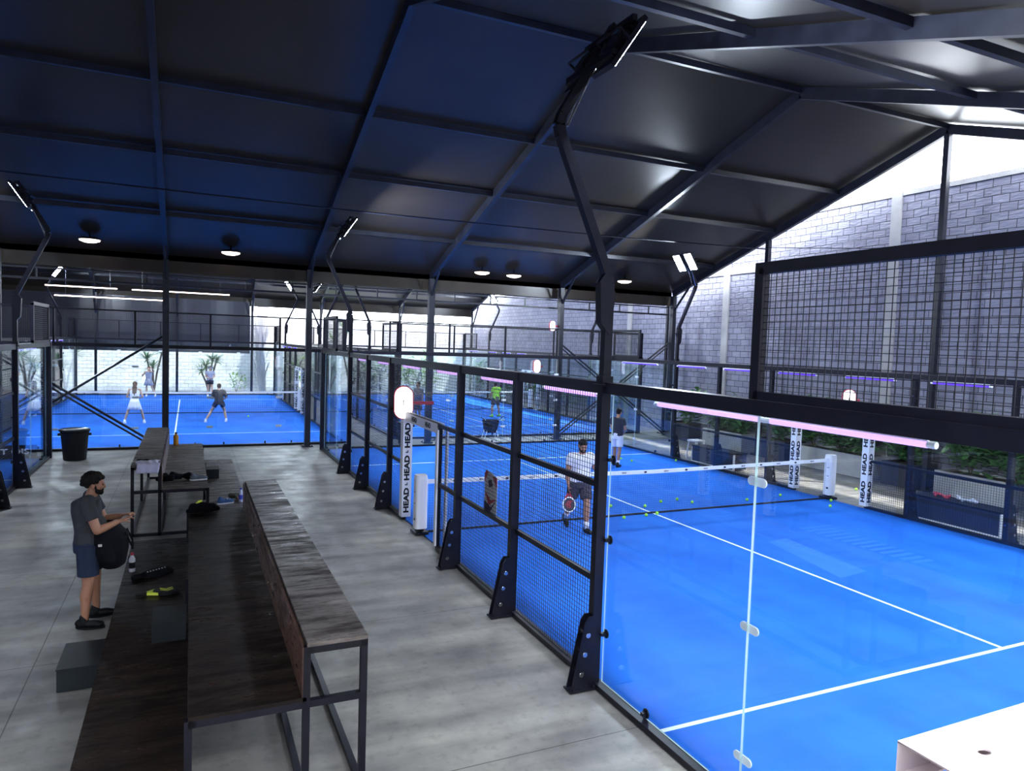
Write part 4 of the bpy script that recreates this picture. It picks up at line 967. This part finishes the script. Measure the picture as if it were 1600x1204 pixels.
MB().tube([(-.1,.2,1.06),(-.1,.26,.92),(0,.27,.84),(.1,.26,.92),(.1,.2,1.06)], .012, 6).build('handle', blackcloth, t)
MB().tube([(-.16,.1,1.16),(-.1,.14,1.19),(.1,.14,1.19),(.16,.1,1.16)], .008, 6).build('zip', chrome, t)
MB().box((.19,-.06,.96),(.27,-.02,.99)).build('buckle', chrome, t)
# 2: the man in white walking on the near court
def held_racket(t, P, sc):
    r = thing('padel_racket', 'pale padel racket hanging from the hand of the man in the white shirt', 'racket', (0,0,0))
    w = P['wrr']+V((.005,.03,-.09))*1; r.matrix_world = t.matrix_basis@M4.Translation(w)@M4.Rotation(R(180), 4, 'X')@M4.Rotation(R(60),4,'Y')@M4.Translation((0,.0,0))
    racket('', '', (0,0,0), 0, whitep, darkgrey, red, parent=r)
    m = t.matrix_basis@M4.Translation(w)@M4.Rotation(R(12),4,'X')@M4(((1,0,0,0),(0,0,1,0),(0,-1,0,0),(0,0,0,1)))@M4.Translation((0,.11,-.017)); r.matrix_world = m
tm = person('man in a white shirt and dark shorts walking behind the mesh of the nearest court', (2.8,9.3,0), R(180-8),
       dict(pel=(0,0,.96), chest=(0,.03,1.3), neck=(0,.05,1.48), head=(0,.1,1.64), shr=(.2,.03,1.43), elbr=(.27,.03,1.15), wrr=(.27,.1,.9), shl=(-.2,.03,1.43), elbl=(-.32,.0,1.18), wrl=(-.4,.14,.98),
            hipr=(.1,0,.94), knr=(.13,-.08,.52), anr=(.14,-.3,.2), toer=(0,.7,-.6), hipl=(-.1,0,.94), knl=(-.1,.16,.52), anl=(-.1,.18,.09), toel=(-.1,1,0)),
       H=1.72, build=1.16, top=whitecl, bottom=darkgrey, hair=hairm, beard=hairm, shoes=rubber, sock=whitecl, vox=.01, look=(.1,1,-.45), extras=held_racket, curls=(.6,1.0))
person('man in dark tee, white shorts and cap on the nearest court', (7.42,15.13,0), R(-60),
       dict(chest=(0,.03,1.3), head=(0,.07,1.65), elbl=(-.22,.05,1.15), wrl=(-.1,.26,1.0), elbr=(.24,.05,1.15), wrr=(.1,.26,1.0), knl=(-.11,.1,.5), anl=(-.12,.14,.09), knr=(.11,-.02,.5), anr=(.12,-.12,.09)),
       H=1.68, build=1.02, top=dkblue, bottom=whitecl, cap=rubber, hair=hairm, shoes=rubber, sock=whitecl, look=(0,1,-.35))
person('woman with long brown hair in a white sports dress on the far left court', (-5.62,27.8,0), R(-4),
       dict(pel=(0,0,.84), chest=(0,.06,1.16), neck=(0,.08,1.35), head=(0,.13,1.5), shl=(-.18,.07,1.3), shr=(.18,.07,1.3), elbl=(-.28,.08,1.03), wrl=(-.15,.3,.98), elbr=(.28,.08,1.03), wrr=(.15,.3,.98), hipl=(-.1,0,.82), hipr=(.1,0,.82), knl=(-.24,.08,.46), anl=(-.34,-.02,.09), knr=(.24,.08,.46), anr=(.34,-.02,.09)),
       H=1.7, build=.9, top=whitecl, topkind='tank', skirt=whitecl, hair=hair_b, hairkind='long', shoes=whitep, skinm=skin2, look=(0,1,-.1))
person('player in a dark top and navy shorts lunging on the far left court', (-2.7,27.8,0), R(6),
       dict(pel=(0,0,.84), chest=(.0,.1,1.14), neck=(0,.14,1.32), head=(.02,.2,1.46), shl=(-.18,.1,1.27), shr=(.19,.1,1.27), elbl=(-.26,.12,1.0), wrl=(-.14,.32,.95), elbr=(.3,.1,1.02), wrr=(.2,.3,.9), hipl=(-.1,0,.82), hipr=(.1,0,.82), knl=(-.28,.1,.46), anl=(-.52,-.06,.09), knr=(.22,.1,.46), anr=(.28,.0,.09)),
       H=1.68, build=1.0, top=dkblue, bottom=navy, hair=hair_b, hairkind='bun', shoes=whitep, skinm=skin2, sleeves=.9, shorts_len=.5)
person('bare-armed player in grey beyond the net of the far left court, arm raised', (-5.72,40.2,0), R(172),
       dict(elbl=(-.3,.1,1.5), wrl=(-.2,.3,1.68), elbr=(.3,.1,1.2), wrr=(.28,.32,1.3), knl=(-.2,.05,.5), anl=(-.35,0,.09), head=(0,.05,1.64)), H=1.62, build=.92, top=greycl, topkind='tank', skirt=greycl, hair=hair_b, shoes=whitep, skinm=skin2)
person('player in pale grey tee and dark shorts beyond the net, far left court', (-2.72,40.2,0), R(180),
       dict(elbl=(-.24,.1,1.16), wrl=(-.1,.28,1.1), elbr=(.24,.1,1.16), wrr=(.1,.28,1.1)), H=1.68, build=.95, top=greycl, bottom=dkblue, hair=hairm, shoes=whitep, skinm=skin2, shorts_len=.5)
person('player in a lime shirt and lime shoes on the far middle court', (9.3,28.3,0), R(10),
       dict(chest=(0,.06,1.28), head=(0,.12,1.6), knl=(-.18,.06,.5), anl=(-.22,0,.09), knr=(.18,.06,.5), anr=(.22,0,.09), elbl=(-.27,.06,1.15), wrl=(-.14,.3,1.05), elbr=(.27,.06,1.15), wrr=(.14,.3,1.05)), H=1.65, build=1.08, top=lime, bottom=darkgrey, hair=hairm, shoes=lime)
person('player in dark clothes standing behind a tent column on the far middle court', (4.75,25.8,0), R(120),
       dict(), H=1.76, build=1.0, top=darkgrey, bottom=rubber, hair=hairm, shoes=rubber)
